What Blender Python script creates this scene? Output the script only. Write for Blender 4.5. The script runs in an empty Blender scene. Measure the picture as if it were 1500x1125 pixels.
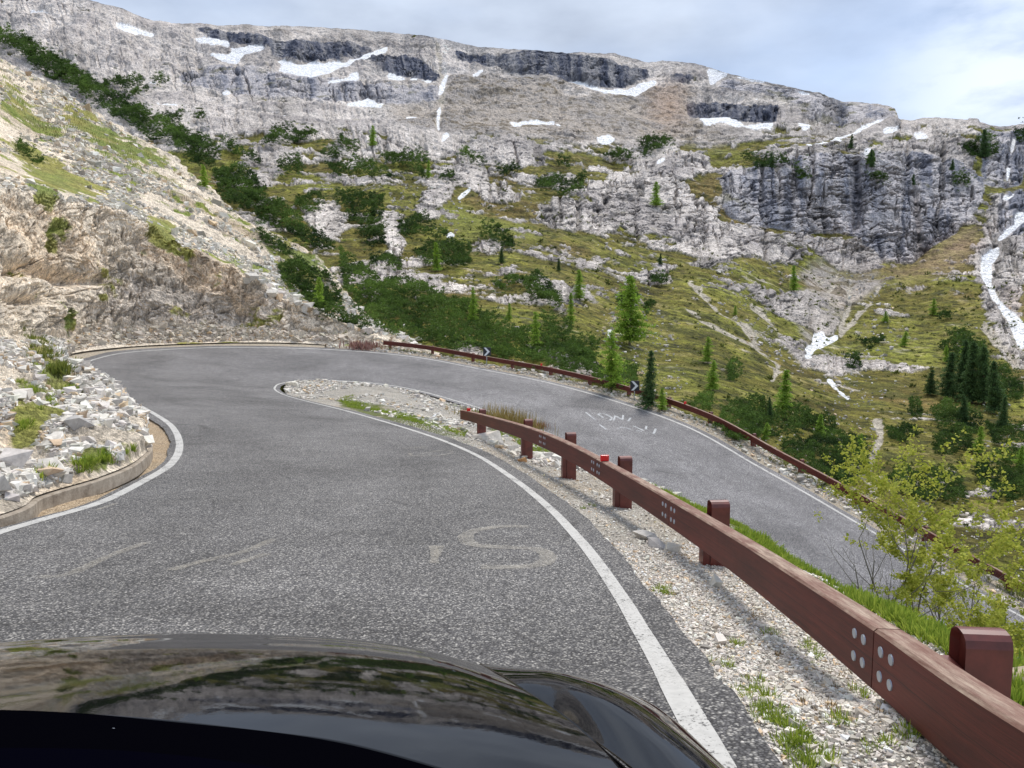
import bpy, math, random
import numpy as np
from mathutils import Vector
from mathutils.bvhtree import BVHTree
R = math.radians
scene = bpy.context.scene
COL = scene.collection
rng = np.random.default_rng(7)
random.seed(7)

# ---------------------------------------------------------------- camera, sky, sun, exposure
F, CX, CY, PITCH = 1127.0, 750.0, 562.5, math.atan(112.5/1127.0)
cam_d = bpy.data.cameras.new('camera')
cam = bpy.data.objects.new('camera', cam_d); COL.objects.link(cam)
cam_d.sensor_fit = 'HORIZONTAL'; cam_d.sensor_width = 36.0
cam_d.lens = 36.0*F/1500.0
cam_d.clip_start = 0.05; cam_d.clip_end = 9000
cam.location = (0, 0, 0); cam.rotation_euler = (R(90)-PITCH, 0, 0)
scene.camera = cam

SUN_EL, SUN_AZ = R(57), R(27)      # azimuth measured from +Y (ahead) towards +X (right)
world = bpy.data.worlds.new('World'); scene.world = world; world.use_nodes = True
wt = world.node_tree; wn = wt.nodes; wl = wt.links
for n in list(wn): wn.remove(n)
w_out = wn.new('ShaderNodeOutputWorld'); w_bg = wn.new('ShaderNodeBackground'); w_bg.inputs[1].default_value = 0.15
sky = wn.new('ShaderNodeTexSky'); sky.sky_type = 'NISHITA'; sky.sun_disc = False
sky.sun_elevation = SUN_EL; sky.sun_rotation = SUN_AZ; sky.altitude = 2000; sky.air_density = 1.0; sky.dust_density = 1.0
geo = wn.new('ShaderNodeTexCoord')
mp = wn.new('ShaderNodeMapping'); mp.inputs['Scale'].default_value = (1.0, 1.0, 2.6)
n1 = wn.new('ShaderNodeTexNoise'); n1.inputs['Scale'].default_value = 1.9; n1.inputs['Detail'].default_value = 7; n1.inputs['Roughness'].default_value = 0.48
mp.inputs['Location'].default_value = (0.45, 0.2, 0.35)
wl.new(geo.outputs['Generated'], mp.inputs['Vector']); wl.new(mp.outputs[0], n1.inputs['Vector'])
n2 = wn.new('ShaderNodeTexNoise'); n2.inputs['Scale'].default_value = 4.5; n2.inputs['Detail'].default_value = 6; n2.inputs['Roughness'].default_value = 0.5
wl.new(mp.outputs[0], n2.inputs['Vector'])
cr1 = wn.new('ShaderNodeValToRGB')       # cloud cover
cr1.color_ramp.elements[0].position = 0.30; cr1.color_ramp.elements[0].color = (0.60,)*3+(1,)
cr1.color_ramp.elements[1].position = 0.56; cr1.color_ramp.elements[1].color = (1,)*3+(1,)
wl.new(n1.outputs[0], cr1.inputs[0])
cr2 = wn.new('ShaderNodeValToRGB')       # cloud tone, grey bellies to white tops
cr2.color_ramp.elements[0].position = 0.32; cr2.color_ramp.elements[0].color = (2.7, 3.15, 4.0, 1)
cr2.color_ramp.elements[1].position = 0.66; cr2.color_ramp.elements[1].color = (4.3, 4.9, 5.9, 1)
wl.new(n2.outputs[0], cr2.inputs[0])
# brighter cloud low on the right, where it breaks open
dotn = wn.new('ShaderNodeVectorMath'); dotn.operation = 'DOT_PRODUCT'
bd = Vector((0.55, 0.80, 0.22)).normalized(); dotn.inputs[1].default_value = bd
wl.new(geo.outputs['Generated'], dotn.inputs[0])
mr = wn.new('ShaderNodeMapRange'); mr.inputs[1].default_value = 0.982; mr.inputs[2].default_value = 1.0; mr.inputs[3].default_value = 0.0; mr.inputs[4].default_value = 1.0; mr.interpolation_type = 'SMOOTHSTEP'
wl.new(dotn.outputs['Value'], mr.inputs[0])
n3 = wn.new('ShaderNodeTexNoise'); n3.inputs['Scale'].default_value = 9; n3.inputs['Detail'].default_value = 6; n3.inputs['Roughness'].default_value = 0.55
wl.new(mp.outputs[0], n3.inputs['Vector'])
cr3 = wn.new('ShaderNodeValToRGB'); cr3.color_ramp.elements[0].position = 0.38; cr3.color_ramp.elements[1].position = 0.62
wl.new(n3.outputs[0], cr3.inputs[0])
mul = wn.new('ShaderNodeMath'); mul.operation = 'MULTIPLY'; wl.new(mr.outputs[0], mul.inputs[0]); wl.new(cr3.outputs[0], mul.inputs[1])
mx2 = wn.new('ShaderNodeMix'); mx2.data_type = 'RGBA'; wl.new(mul.outputs[0], mx2.inputs[0]); wl.new(cr2.outputs[0], mx2.inputs[6]); mx2.inputs[7].default_value = (5.9, 6.3, 7.0, 1)
mx = wn.new('ShaderNodeMix'); mx.data_type = 'RGBA'
wl.new(cr1.outputs[0], mx.inputs[0]); wl.new(sky.outputs[0], mx.inputs[6]); wl.new(mx2.outputs[2], mx.inputs[7])
wl.new(mx.outputs[2], w_bg.inputs[0]); wl.new(w_bg.outputs[0], w_out.inputs[0])

sun_d = bpy.data.lights.new('sun', 'SUN'); sun_d.energy = 3.2; sun_d.angle = R(20); sun_d.color = (1.0, 0.95, 0.87)
sun = bpy.data.objects.new('sun', sun_d); COL.objects.link(sun)
sdir = Vector((math.sin(SUN_AZ)*math.cos(SUN_EL), math.cos(SUN_AZ)*math.cos(SUN_EL), math.sin(SUN_EL)))
sun.rotation_euler = sdir.to_track_quat('Z', 'Y').to_euler(); sun.location = (0, 0, 60)
vs = scene.view_settings
vs.view_transform = 'Standard'; vs.look = 'None'; vs.gamma = 1.0; vs.use_curve_mapping = False; vs.exposure = 0.2

# ---------------------------------------------------------------- geometry helpers
cp, sp = math.cos(PITCH), math.sin(PITCH)
def P(px, py, D):
    """world point(s) seen at photo position (px,py) at distance D ahead"""
    px = np.asarray(px, float); py = np.asarray(py, float); D = np.asarray(D, float)
    a = (px-CX)/F; b = -(py-CY)/F
    dy = cp + b*sp; dz = -sp + b*cp
    s = D/dy
    return np.stack([a*s, D+0*s, dz*s], -1)
def ray(px, py):
    v = P(px, py, 1.0); return Vector(v).normalized()
def proj(p):
    p = np.asarray(p); X, Y, Z = p[..., 0], p[..., 1], p[..., 2]
    d = Y*cp - Z*sp; u = Y*sp + Z*cp
    d = np.where(d < 0.05, 0.05, d)
    return CX+F*X/d, CY-F*u/d

_T = np.random.default_rng(3).random((64, 64, 64)).astype(np.float32)*2-1
def vnoise(x, y, z):
    xi = np.floor(x).astype(np.int64); yi = np.floor(y).astype(np.int64); zi = np.floor(z).astype(np.int64)
    fx = (x-xi).astype(np.float32); fy = (y-yi).astype(np.float32); fz = (z-zi).astype(np.float32)
    fx = fx*fx*fx*(fx*(fx*6-15)+10); fy = fy*fy*fy*(fy*(fy*6-15)+10); fz = fz*fz*fz*(fz*(fz*6-15)+10)
    x0 = xi & 63; x1 = (xi+1) & 63; y0 = yi & 63; y1 = (yi+1) & 63; z0 = zi & 63; z1 = (zi+1) & 63
    a = _T[x0, y0, z0]*(1-fx)+_T[x1, y0, z0]*fx; b = _T[x0, y1, z0]*(1-fx)+_T[x1, y1, z0]*fx
    c = _T[x0, y0, z1]*(1-fx)+_T[x1, y0, z1]*fx; d = _T[x0, y1, z1]*(1-fx)+_T[x1, y1, z1]*fx
    return (a*(1-fy)+b*fy)*(1-fz)+(c*(1-fy)+d*fy)*fz
def fbm(p, lam, octv, gain=0.5, pix=None, seed=0.0, sc=(1, 1, 1), ridged=False):
    out = np.zeros(p.shape[:-1], np.float32); amp = 1.0; tot = 0.0; l = lam
    x = p[..., 0]*0.92+p[..., 1]*0.39; y = p[..., 1]*0.92-p[..., 0]*0.39; z = p[..., 2]+0.13*x
    for k in range(octv):
        n = vnoise(x*sc[0]/l+seed+k*7.31, y*sc[1]/l+k*3.17+seed*1.7, z*sc[2]/l+k*11.9-seed)
        if ridged: n = 1-2*np.abs(n)
        if pix is not None: n = n*np.clip((l/pix-1.4)/2.0, 0, 1)
        out += n*amp; tot += amp; amp *= gain; l *= 0.5
    return out/tot
def sstep(a, b, x):
    t = np.clip((x-a)/(b-a), 0, 1); return t*t*(3-2*t)
def lerp(a, b, t): return a+(b-a)*t
def catmull(keys, t):
    """keys (n,...), t in [0,n-1]"""
    keys = np.asarray(keys, float); n = len(keys)
    t = np.clip(np.asarray(t, float), 0, n-1-1e-9); i = np.floor(t).astype(int); f = t-i
    g = lambda j: keys[np.clip(j, 0, n-1)]
    f = f.reshape(f.shape+(1,)*(keys.ndim-1))
    p0, p1, p2, p3 = g(i-1), g(i), g(i+1), g(i+2)
    return 0.5*((2*p1)+(-p0+p2)*f+(2*p0-5*p1+4*p2-p3)*f*f+(-p0+3*p1-3*p2+p3)*f**3)
def grid_normals(G):
    du = np.gradient(G, axis=0); dv = np.gradient(G, axis=1)
    n = np.cross(du, dv); n /= np.maximum(np.linalg.norm(n, axis=-1, keepdims=True), 1e-9)
    return n
def np_mesh(name, V, Q, cols=None, smooth=False):
    me = bpy.data.meshes.new(name)
    V = np.ascontiguousarray(V, dtype=np.float32).reshape(-1, 3); Q = np.ascontiguousarray(Q, dtype=np.int32)
    k = Q.shape[1]
    me.vertices.add(len(V)); me.vertices.foreach_set('co', V.ravel())
    me.loops.add(Q.size); me.loops.foreach_set('vertex_index', Q.ravel())
    me.polygons.add(len(Q)); me.polygons.foreach_set('loop_start', np.arange(0, Q.size, k, dtype=np.int32))
    me.polygons.foreach_set('use_smooth', np.full(len(Q), bool(smooth)))
    if cols is not None:
        for cn, c in cols.items():
            at = me.color_attributes.new(cn, 'FLOAT_COLOR', 'POINT')
            c4 = np.ones((len(V), 4), np.float32); c = np.asarray(c, np.float32).reshape(len(V), -1); c4[:, :c.shape[1]] = c
            at.data.foreach_set('color', c4.ravel())
    me.update(calc_edges=True); me.validate()
    return me
def grid_faces(nu, nv, flip=False):
    i = np.arange(nu*nv).reshape(nu, nv)
    q = np.stack([i[:-1, :-1], i[1:, :-1], i[1:, 1:], i[:-1, 1:]], -1).reshape(-1, 4)
    return q[:, ::-1] if flip else q
def link(name, me, mat=None, parent=None):
    o = bpy.data.objects.new(name, me); COL.objects.link(o)
    if mat is not None and me is not None:
        me.materials.clear(); me.materials.append(mat)
    if parent is not None: o.parent = parent
    return o
def tag(o, label=None, cat=None, group=None, kind=None):
    if label: o['label'] = label
    if cat: o['category'] = cat
    if group: o['group'] = group
    if kind: o['kind'] = kind
    return o
def empty(name, loc, label=None, cat=None, group=None, rz=0):
    o = bpy.data.objects.new(name, None); COL.objects.link(o); o.location = loc; o.rotation_euler = (0, 0, rz)
    o.empty_display_size = 0.2
    return tag(o, label, cat, group)
class MB:
    def __init__(s): s.v = []; s.f = []
    def add(s, vs, fs):
        b = len(s.v); s.v += [tuple(v) for v in vs]; s.f += [tuple(b+i for i in f) for f in fs]
    def build(s, name, mat, parent=None, smooth=False, bevel=0, seg=2):
        me = bpy.data.meshes.new(name); me.from_pydata(s.v, [], s.f); me.update()
        if smooth: me.polygons.foreach_set('use_smooth', np.ones(len(me.polygons), bool))
        o = link(name, me, mat, parent)
        if bevel:
            m = o.modifiers.new('bevel', 'BEVEL'); m.width = bevel; m.segments = seg; m.limit_method = 'ANGLE'
        return o
    def box(s, o, ax, ay, az, x0, x1, y0, y1, z0, z1):
        o = Vector(o); ax = Vector(ax); ay = Vector(ay); az = Vector(az)
        vs = [o+ax*x+ay*y+az*z for z in (z0, z1) for (x, y) in ((x0, y0), (x1, y0), (x1, y1), (x0, y1))]
        s.add(vs, [(3, 2, 1, 0), (4, 5, 6, 7), (0, 1, 5, 4), (1, 2, 6, 5), (2, 3, 7, 6), (3, 0, 4, 7)])
    def cyl(s, a, b, ra, rb, n=8, caps=True):
        a = Vector(a); b = Vector(b); d = (b-a)
        if d.length < 1e-6: return
        d.normalize(); u = d.orthogonal().normalized(); w = d.cross(u)
        vs = [a+(u*math.cos(t)+w*math.sin(t))*ra for t in [2*math.pi*i/n for i in range(n)]]
        vs += [b+(u*math.cos(t)+w*math.sin(t))*rb for t in [2*math.pi*i/n for i in range(n)]]
        fs = [(i, (i+1) % n, n+(i+1) % n, n+i) for i in range(n)]
        if caps: fs += [tuple(range(n-1, -1, -1)), tuple(range(n, 2*n))]
        s.add(vs, fs)

# rasters in photo coordinates used to decide what grows or lies where
RX0, RX1, RY0, RY1, RS = -600, 2100, -260, 1140, 2
RW, RH = (RX1-RX0)//RS, (RY1-RY0)//RS
def raster(polys, blur=0):
    A = np.zeros((RH, RW), np.float32)
    for poly in polys:
        p = np.array(poly, float)
        x0 = max(int((p[:, 0].min()-RX0)/RS)-1, 0); x1 = min(int((p[:, 0].max()-RX0)/RS)+2, RW)
        y0 = max(int((p[:, 1].min()-RY0)/RS)-1, 0); y1 = min(int((p[:, 1].max()-RY0)/RS)+2, RH)
        if x1 <= x0 or y1 <= y0: continue
        X, Y = np.meshgrid(RX0+RS*(np.arange(x0, x1)+.5), RY0+RS*(np.arange(y0, y1)+.5))
        ins = np.zeros(X.shape, bool)
        for i in range(len(p)):
            (xa, ya), (xb, yb) = p[i], p[i-1]
            if ya == yb: continue
            c = ((ya > Y) != (yb > Y)) & (X < (xb-xa)*(Y-ya)/(yb-ya)+xa)
            ins ^= c
        A[y0:y1, x0:x1] = np.maximum(A[y0:y1, x0:x1], ins)
    r = int(blur/RS)
    for _ in range(2 if r > 0 else 0):
        for ax in (0, 1):
            c = np.cumsum(np.pad(A, [(r+1, r) if a == ax else (0, 0) for a in (0, 1)], mode='edge'), axis=ax)
            n = A.shape[ax]
            A = (np.take(c, range(2*r+1, 2*r+1+n), ax)-np.take(c, range(0, n), ax))/(2*r+1)
    return A.astype(np.float32)
def samp(A, px, py):
    x = np.clip((px-RX0)/RS-.5, 0, RW-1.001); y = np.clip((py-RY0)/RS-.5, 0, RH-1.001)
    xi = x.astype(int); yi = y.astype(int); fx = x-xi; fy = y-yi
    return (A[yi, xi]*(1-fx)+A[yi, xi+1]*fx)*(1-fy)+(A[yi+1, xi]*(1-fx)+A[yi+1, xi+1]*fx)*fy
def thick(pts, w):
    """polyline -> polygon pieces of half width w"""
    out = []
    for a, b in zip(pts[:-1], pts[1:]):
        a = np.array(a, float); b = np.array(b, float); d = b-a; d /= max(np.linalg.norm(d), 1e-6); n = np.array([-d[1], d[0]])*w
        out.append([a+n-d*w*.4, b+n+d*w*.4, b-n+d*w*.4, a-n-d*w*.4])
    return out

# ---------------------------------------------------------------- materials
def mat(name, base=(.5, .5, .5), rough=.8, metal=0, spec=None, coat=0):
    m = bpy.data.materials.new(name); m.use_nodes = True
    b = m.node_tree.nodes['Principled BSDF']
    b.inputs['Base Color'].default_value = (*base, 1); b.inputs['Roughness'].default_value = rough; b.inputs['Metallic'].default_value = metal
    if spec is not None: b.inputs['Specular IOR Level'].default_value = spec
    if coat: b.inputs['Coat Weight'].default_value = coat; b.inputs['Coat Roughness'].default_value = 0.02
    return m
class NT:
    def __init__(s, m): s.t = m.node_tree; s.n = s.t.nodes; s.l = s.t.links; s.b = s.n['Principled BSDF']
    def node(s, ty, **kw):
        n = s.n.new(ty)
        for k, v in kw.items(): setattr(n, k, v)
        return n
    def noise(s, scale, detail=4, rough=.5, vec=None, dist=0):
        n = s.n.new('ShaderNodeTexNoise'); n.inputs['Scale'].default_value = scale; n.inputs['Detail'].default_value = detail
        n.inputs['Roughness'].default_value = rough; n.inputs['Distortion'].default_value = dist
        if vec is None: vec = s.coord()
        s.l.new(vec, n.inputs['Vector']); return n.outputs[0]
    def coord(s):
        if not hasattr(s, '_c'): s._c = s.n.new('ShaderNodeTexCoord').outputs['Object']
        return s._c
    def mapping(s, scale=(1, 1, 1), rot=(0, 0, 0)):
        n = s.n.new('ShaderNodeMapping'); n.inputs['Scale'].default_value = scale; n.inputs['Rotation'].default_value = rot
        s.l.new(s.coord(), n.inputs['Vector']); return n.outputs[0]
    def vor(s, scale, vec=None, feature='F1', out=0):
        n = s.n.new('ShaderNodeTexVoronoi'); n.feature = feature; n.inputs['Scale'].default_value = scale
        s.l.new(vec if vec is not None else s.coord(), n.inputs['Vector']); return n.outputs[out]
    def ramp(s, fac, stops):
        n = s.n.new('ShaderNodeValToRGB'); e = n.color_ramp.elements
        while len(e) > 2: e.remove(e[-1])
        while len(e) < len(stops): e.new(0.5)
        for el, (p, c) in zip(e, stops):
            el.position = p; el.color = (c, c, c, 1) if isinstance(c, (int, float)) else (*c, 1)
        s.l.new(fac, n.inputs[0]); return n.outputs[0]
    def mix(s, fac, a, b, mode='MIX'):
        n = s.n.new('ShaderNodeMix'); n.data_type = 'RGBA'; n.blend_type = mode
        for sock, v in ((n.inputs[0], fac), (n.inputs[6], a), (n.inputs[7], b)):
            if isinstance(v, (int, float)): sock.default_value = v
            elif isinstance(v, tuple): sock.default_value = (*v, 1)
            else: s.l.new(v, sock)
        return n.outputs[2]
    def math(s, op, a, b=None):
        n = s.n.new('ShaderNodeMath'); n.operation = op
        for sock, v in ((n.inputs[0], a), (n.inputs[1], b)):
            if v is None: continue
            if isinstance(v, (int, float)): sock.default_value = v
            else: s.l.new(v, sock)
        return n.outputs[0]
    def attr(s, name):
        n = s.n.new('ShaderNodeAttribute'); n.attribute_name = name; return n.outputs['Color']
    def bump(s, h, strength=.5, dist=.05, prev=None):
        n = s.n.new('ShaderNodeBump'); n.inputs['Strength'].default_value = strength; n.inputs['Distance'].default_value = dist
        s.l.new(h, n.inputs['Height'])
        if prev is not None: s.l.new(prev, n.inputs['Normal'])
        s.l.new(n.outputs[0], s.b.inputs['Normal']); return n.outputs[0]
    def color(s, c): s.l.new(c, s.b.inputs['Base Color'])

def terrain_mat(name, scale, bumpd, lo=.48):
    m = mat(name, rough=.95, spec=.15); t = NT(m)
    n = t.noise(scale, 12, .68)
    v = t.ramp(n, [(.3, .62), (.5, 1.0), (.7, 1.32)])
    c = t.mix(1.0, t.attr('Col'), v, 'MULTIPLY')
    mp_ = t.mapping((1, 1, .45))
    for k, (a, b) in enumerate(((3.1, 1.25), (11.0, 1.3))):
        nn = t.noise(scale*a, 5, .8, vec=mp_); c = t.mix(1.0, c, t.ramp(nn, [(.40, lo if k else lo+.07), (.5, 1.0), (.60, b+.08)]), 'MULTIPLY')
    t.color(c)
    b1 = t.bump(n, .8, bumpd); t.bump(t.noise(scale*8, 6, .75, vec=mp_), .7, bumpd*.25, prev=b1)
    return m
M_mount = terrain_mat('mountain_ground', .35, 1.2)
M_slope = terrain_mat('slope_ground', 1.6, .30, .62)
def verge_mat():
    m = mat('verge_gravel', rough=.95, spec=.2); t = NT(m)
    v1 = t.vor(52, out=1); d1 = t.vor(52, out=0)
    bw = t.node('ShaderNodeRGBToBW'); t.l.new(v1, bw.inputs[0])
    st = t.ramp(bw.outputs[0], [(.1, (.26, .235, .20)), (.40, (.60, .56, .49)), (.8, (.84, .81, .76))])
    gap = t.ramp(d1, [(.2, 1.0), (.6, .38)])
    n = t.noise(2.2, 6, .6)
    sand = t.ramp(n, [(.42, 1.0), (.62, 0.0)])
    c = t.mix(1.0, st, gap, 'MULTIPLY')
    c = t.mix(t.math('MULTIPLY', sand, .2), c, (.64, .55, .44))
    c = t.mix(1.0, c, t.attr('Col'), 'MULTIPLY')
    t.color(c)
    t.bump(t.math('SUBTRACT', 1.0, d1), .9, .02)
    return m
M_verge = verge_mat()
def asphalt_mat():
    m = mat('asphalt', rough=.85, spec=.3); t = NT(m)
    d = t.vor(80, out=0); c1 = t.vor(80, out=1); bw = t.node('ShaderNodeRGBToBW'); t.l.new(c1, bw.inputs[0])
    st = t.ramp(bw.outputs[0], [(.0, (.07, .069, .073)), (.35, (.14, .136, .14)), (.62, (.25, .243, .243)), (.80, (.50, .48, .45)), (.95, (.72, .69, .65))])
    gap = t.ramp(d, [(.2, 1.0), (.6, .4)])
    c = t.mix(1.0, st, gap, 'MULTIPLY')
    big = t.noise(.35, 6, .6, dist=.6)
    c = t.mix(1.0, c, t.ramp(big, [(.3, .72), (.5, 1.0), (.7, 1.22)]), 'MULTIPLY')
    ck = t.vor(.55, vec=t.mapping((1, 1, 1)), feature='DISTANCE_TO_EDGE')
    cn = t.noise(.8, 4, .6); c = t.mix(t.math('MULTIPLY', t.ramp(ck, [(.0, 1.0), (.012, 0.0)]), t.ramp(cn, [(.50, 0.0), (.60, .55)])), c, (.035, .033, .033))
    sp_ = t.noise(3.0, 6, .6)
    c = t.mix(1.0, c, t.ramp(sp_, [(.3, .88), (.7, 1.12)]), 'MULTIPLY')
    c = t.mix(1.0, c, t.attr('Col'), 'MULTIPLY')
    t.color(c); t.bump(t.math('SUBTRACT', 1.0, d), .8, .010)
    return m
M_asph = asphalt_mat()
def paint_mat(name, col, wear0, wear1, amount):
    """worn paint: only the unworn specks of it cover the asphalt"""
    m = mat(name, col, rough=.75); t = NT(m)
    n = t.noise(60, 4, .7); n2 = t.noise(4, 4, .6)
    s = t.math('ADD', t.math('MULTIPLY', n, .65), t.math('MULTIPLY', n2, .35))
    al = t.ramp(s, [(wear0, 0.0), (wear1, amount)])
    t.l.new(al, t.b.inputs['Alpha'])
    t.color(t.mix(t.ramp(t.noise(25, 3), [(.4, 0.0), (.7, .5)]), col, tuple(x*.72 for x in col)))
    return m
M_line = paint_mat('line_paint', (.52, .51, .49), .36, .47, .95)
M_line_worn = paint_mat('chalk_paint', (.56, .52, .45), .40, .64, .54)
M_line_faint = paint_mat('faint_chalk', (.52, .48, .41), .40, .64, .55)
M_line_text = paint_mat('road_lettering_paint', (.62, .64, .66), .38, .52, .75)
# ---------------------------------------------------------------- road
def W(k):
    return np.array(k[1:], float) if k[0] == 'w' else P(*k)
road_keys = [
 (('w', 1.15, -22, -.2), ('w', -4.9, -22, -.05)), (('w', 1.0, -14, -.45), ('w', -4.9, -14, -.35)), (('w', .9, -7, -.85), ('w', -4.8, -7, -.78)),
 (('w', .80, -1.5, -1.27), ('w', -4.6, -1.5, -1.25)), ((1045, 1110, 2.35), ('w', -4.5, 2.2, -1.62)), ((965, 968, 3.6), ('w', -4.5, 4.6, -1.85)),
 ((900, 860, 5.3), (-15, 785, 6.9)), ((850, 792, 7.0), (60, 762, 7.9)), ((800, 740, 9.2), (150, 735, 9.2)), ((750, 700, 11.8), (210, 705, 11.0)),
 ((700, 668, 14.8), (250, 680, 12.8)), ((650, 646, 17.2), (263, 655, 15.2)), ((600, 629, 19.7), (257, 632, 17.6)), ((550, 614, 22.4), (240, 615, 20.0)),
 ((500, 600, 25.4), (200, 592, 23.9)), ((450, 588, 28.8), (150, 568, 28.8)), ((418, 579, 32.0), (126, 549, 33.5)), ((404, 572, 34.4), (121, 538, 37.0)),
 ((403, 567, 36.0), (140, 526, 40.5)), ((411, 562, 37.8), (200, 515, 44.2)), ((440, 558, 39.7), (330, 509, 47.2)), ((500, 558, 40.8), (480, 512, 48.6)),
 ((560, 563, 40.5), (600, 522, 48.0)), ((620, 574, 39.5), (700, 540, 46.2)), ((700, 597, 37.2), (800, 560, 43.2)), ((760, 617, 35.0), (899, 587, 39.6)),
 ((850, 655, 31.2), (1008, 626, 35.2)), ((950, 707, 27.7), (1110, 683, 31.2)), ((1020, 742, 25.8), (1180, 722, 28.9)), ((1120, 805, 23.4), (1290, 786, 26.0)),
 ((1250, 900, 20.5), (1500, 905, 22.2)), (('w', 10.8, 15, -9.2), ('w', 16.8, 16.5, -9.6)), (('w', 12.2, 6, -10.2), ('w', 18.6, 6, -10.5)), (('w', 13, -6, -11.4), ('w', 19.4, -6, -11.6)), (('w', 13.2, -20, -12.8), ('w', 19.6, -20, -13))]
KIN = np.array([W(a) for a, b in road_keys]); KOUT = np.array([W(b) for a, b in road_keys]); NK = len(road_keys)
def rin(t): return catmull(KIN, t)
def rout(t): return catmull(KOUT, t)
def road_pt(t, m, side):
    """point m metres outwards from the inner (side 0) or outer (side 1) edge line"""
    a, b = rin(t), rout(t); d = b-a; w = np.linalg.norm(d, axis=-1, keepdims=True); d = d/w
    m = np.asarray(m, float)
    if m.ndim: m = m[..., None]
    return a-d*m if side == 0 else b+d*m
TT = np.linspace(0, NK-1, 900)
e_in = np.interp(TT, [0, 4, 8, 11, 14, 17, 19, 22, 26, NK-1], [.30, .20, .30, .34, .30, .3, .3, .3, .35, .35])
e_out = np.interp(TT, [0, 5, 8, 12, 14, 18, 22, NK-1], [.12, .14, .14, .2, .4, .9, .45, .3])
ragged = fbm(np.stack([TT*3, TT*0, TT*0], -1), 1.0, 4)*.06
A = road_pt(TT, e_in+ragged, 0); B_ = road_pt(TT, e_out-ragged, 1)
vv = np.linspace(0, 1, 61)
G = A[:, None]*(1-vv[None, :, None])+B_[:, None]*vv[None, :, None]
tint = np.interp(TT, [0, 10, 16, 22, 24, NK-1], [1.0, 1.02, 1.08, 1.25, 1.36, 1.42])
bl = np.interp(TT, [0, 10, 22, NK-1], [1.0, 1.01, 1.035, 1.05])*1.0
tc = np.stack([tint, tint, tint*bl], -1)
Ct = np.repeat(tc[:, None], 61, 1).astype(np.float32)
edge = np.minimum(vv, 1-vv)[None, :]
wear = 1-.10*np.exp(-((vv-.30)/.07)**2)[None, :]-.10*np.exp(-((vv-.72)/.07)**2)[None, :]+fbm(G, 3.0, 4)*.12
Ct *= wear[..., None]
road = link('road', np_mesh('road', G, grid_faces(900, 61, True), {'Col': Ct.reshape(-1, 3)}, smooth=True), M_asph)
tag(road, kind='structure')
def bvh_of(G_):
    nu, nv = G_.shape[:2]
    return BVHTree.FromPolygons([tuple(v) for v in G_.reshape(-1, 3)], grid_faces(nu, nv).tolist())
bvh_road = bvh_of(G)
def ribbon(name, side, m0, m1, t0, t1, n, mtl, lift=.004):
    t = np.linspace(t0, t1, n); rg = fbm(np.stack([t*6, t*0+side, t*0], -1), 1.0, 4)*.004
    g = np.stack([road_pt(t, m0+rg, side), road_pt(t, m1+rg, side)], 1); g[..., 2] += lift
    f = grid_faces(n, 2, side == 1)
    me = np_mesh(name, g, f); return link(name, me, mtl)
tag(ribbon('edge_line', 0, -.055, .055, 0, NK-1, 3000, M_line), kind='structure')
tag(ribbon('edge_line', 1, -.07, .07, 0, NK-1, 3000, M_line), kind='structure')

def on_road(px, py):
    h = bvh_road.ray_cast(Vector((0, 0, 0)), ray(px, py))
    return h[0]
def stroke_mesh(strokes, width, lift=.006):
    mb = MB()
    for st in strokes:
        pts = [on_road(x, y) for x, y in catmull(np.array(st, float), np.linspace(0, len(st)-1, (len(st)-1)*6+1))]
        pts = [p for p in pts if p is not None]
        L = []
        for i, p in enumerate(pts):
            d = (pts[min(i+1, len(pts)-1)]-pts[max(i-1, 0)]); d.z = 0; d.normalize(); n = Vector((-d.y, d.x, 0))
            w = width*(.8+.4*random.random())*.5
            for s in (1, -1):
                q = p+n*w*s; h = bvh_road.ray_cast(q+Vector((0, 0, 1)), Vector((0, 0, -1)))
                z = h[0].z if h[0] is not None else q.z
                L.append((q.x, q.y, z+lift))
        mb.add(L, [(2*i, 2*i+1, 2*i+3, 2*i+2) for i in range(len(pts)-1)])
    return mb
# the big faded S and the other worn strokes chalked on the near lane
stroke_mesh([[(775, 772), (730, 772), (692, 779), (682, 789), (695, 799), (735, 802), (785, 805), (803, 815), (795, 826), (765, 831), (705, 831)]], .14).build('road_lettering', M_line_worn)
o = stroke_mesh([[(634, 800), (637, 812), (636, 826)], [(645, 800), (640, 815)]], .07).build('road_lettering', M_line_faint)
o2 = stroke_mesh([[(400, 790), (360, 808), (300, 822), (250, 836)], [(215, 795), (160, 815), (100, 842), (55, 846)], [(390, 812), (340, 828)]], .09).build('road_lettering', M_line_faint)
o3 = stroke_mesh([[(612, 666), (650, 660), (664, 662)], [(588, 657), (625, 655)], [(640, 668), (664, 664)], [(140, 748), (170, 738)], [(600, 664), (606, 668), (640, 667)]], .06).build('road_lettering', M_line_faint)
o4 = stroke_mesh([  # first line  ,ONI   second line  c...CONI
 [(858, 604), (868, 612), (872, 615)],
 [(876, 607), (884, 606), (896, 612), (893, 616)], [(876, 607), (884, 612)],
 [(899, 616), (901, 609)], [(901, 609), (912, 615)], [(912, 615), (913, 608)],
 [(920, 617), (924, 612)],
 [(878, 622), (888, 629)], [(905, 628), (912, 626), (924, 629)], [(928, 624), (943, 631)], [(932, 631), (940, 632)], [(946, 629), (947, 624)], [(957, 636), (961, 628)]], .09).build('road_lettering', M_line_text)
for ob in [x for x in COL.objects if x.name.startswith('road_lettering')]: tag(ob, kind='structure')

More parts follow.
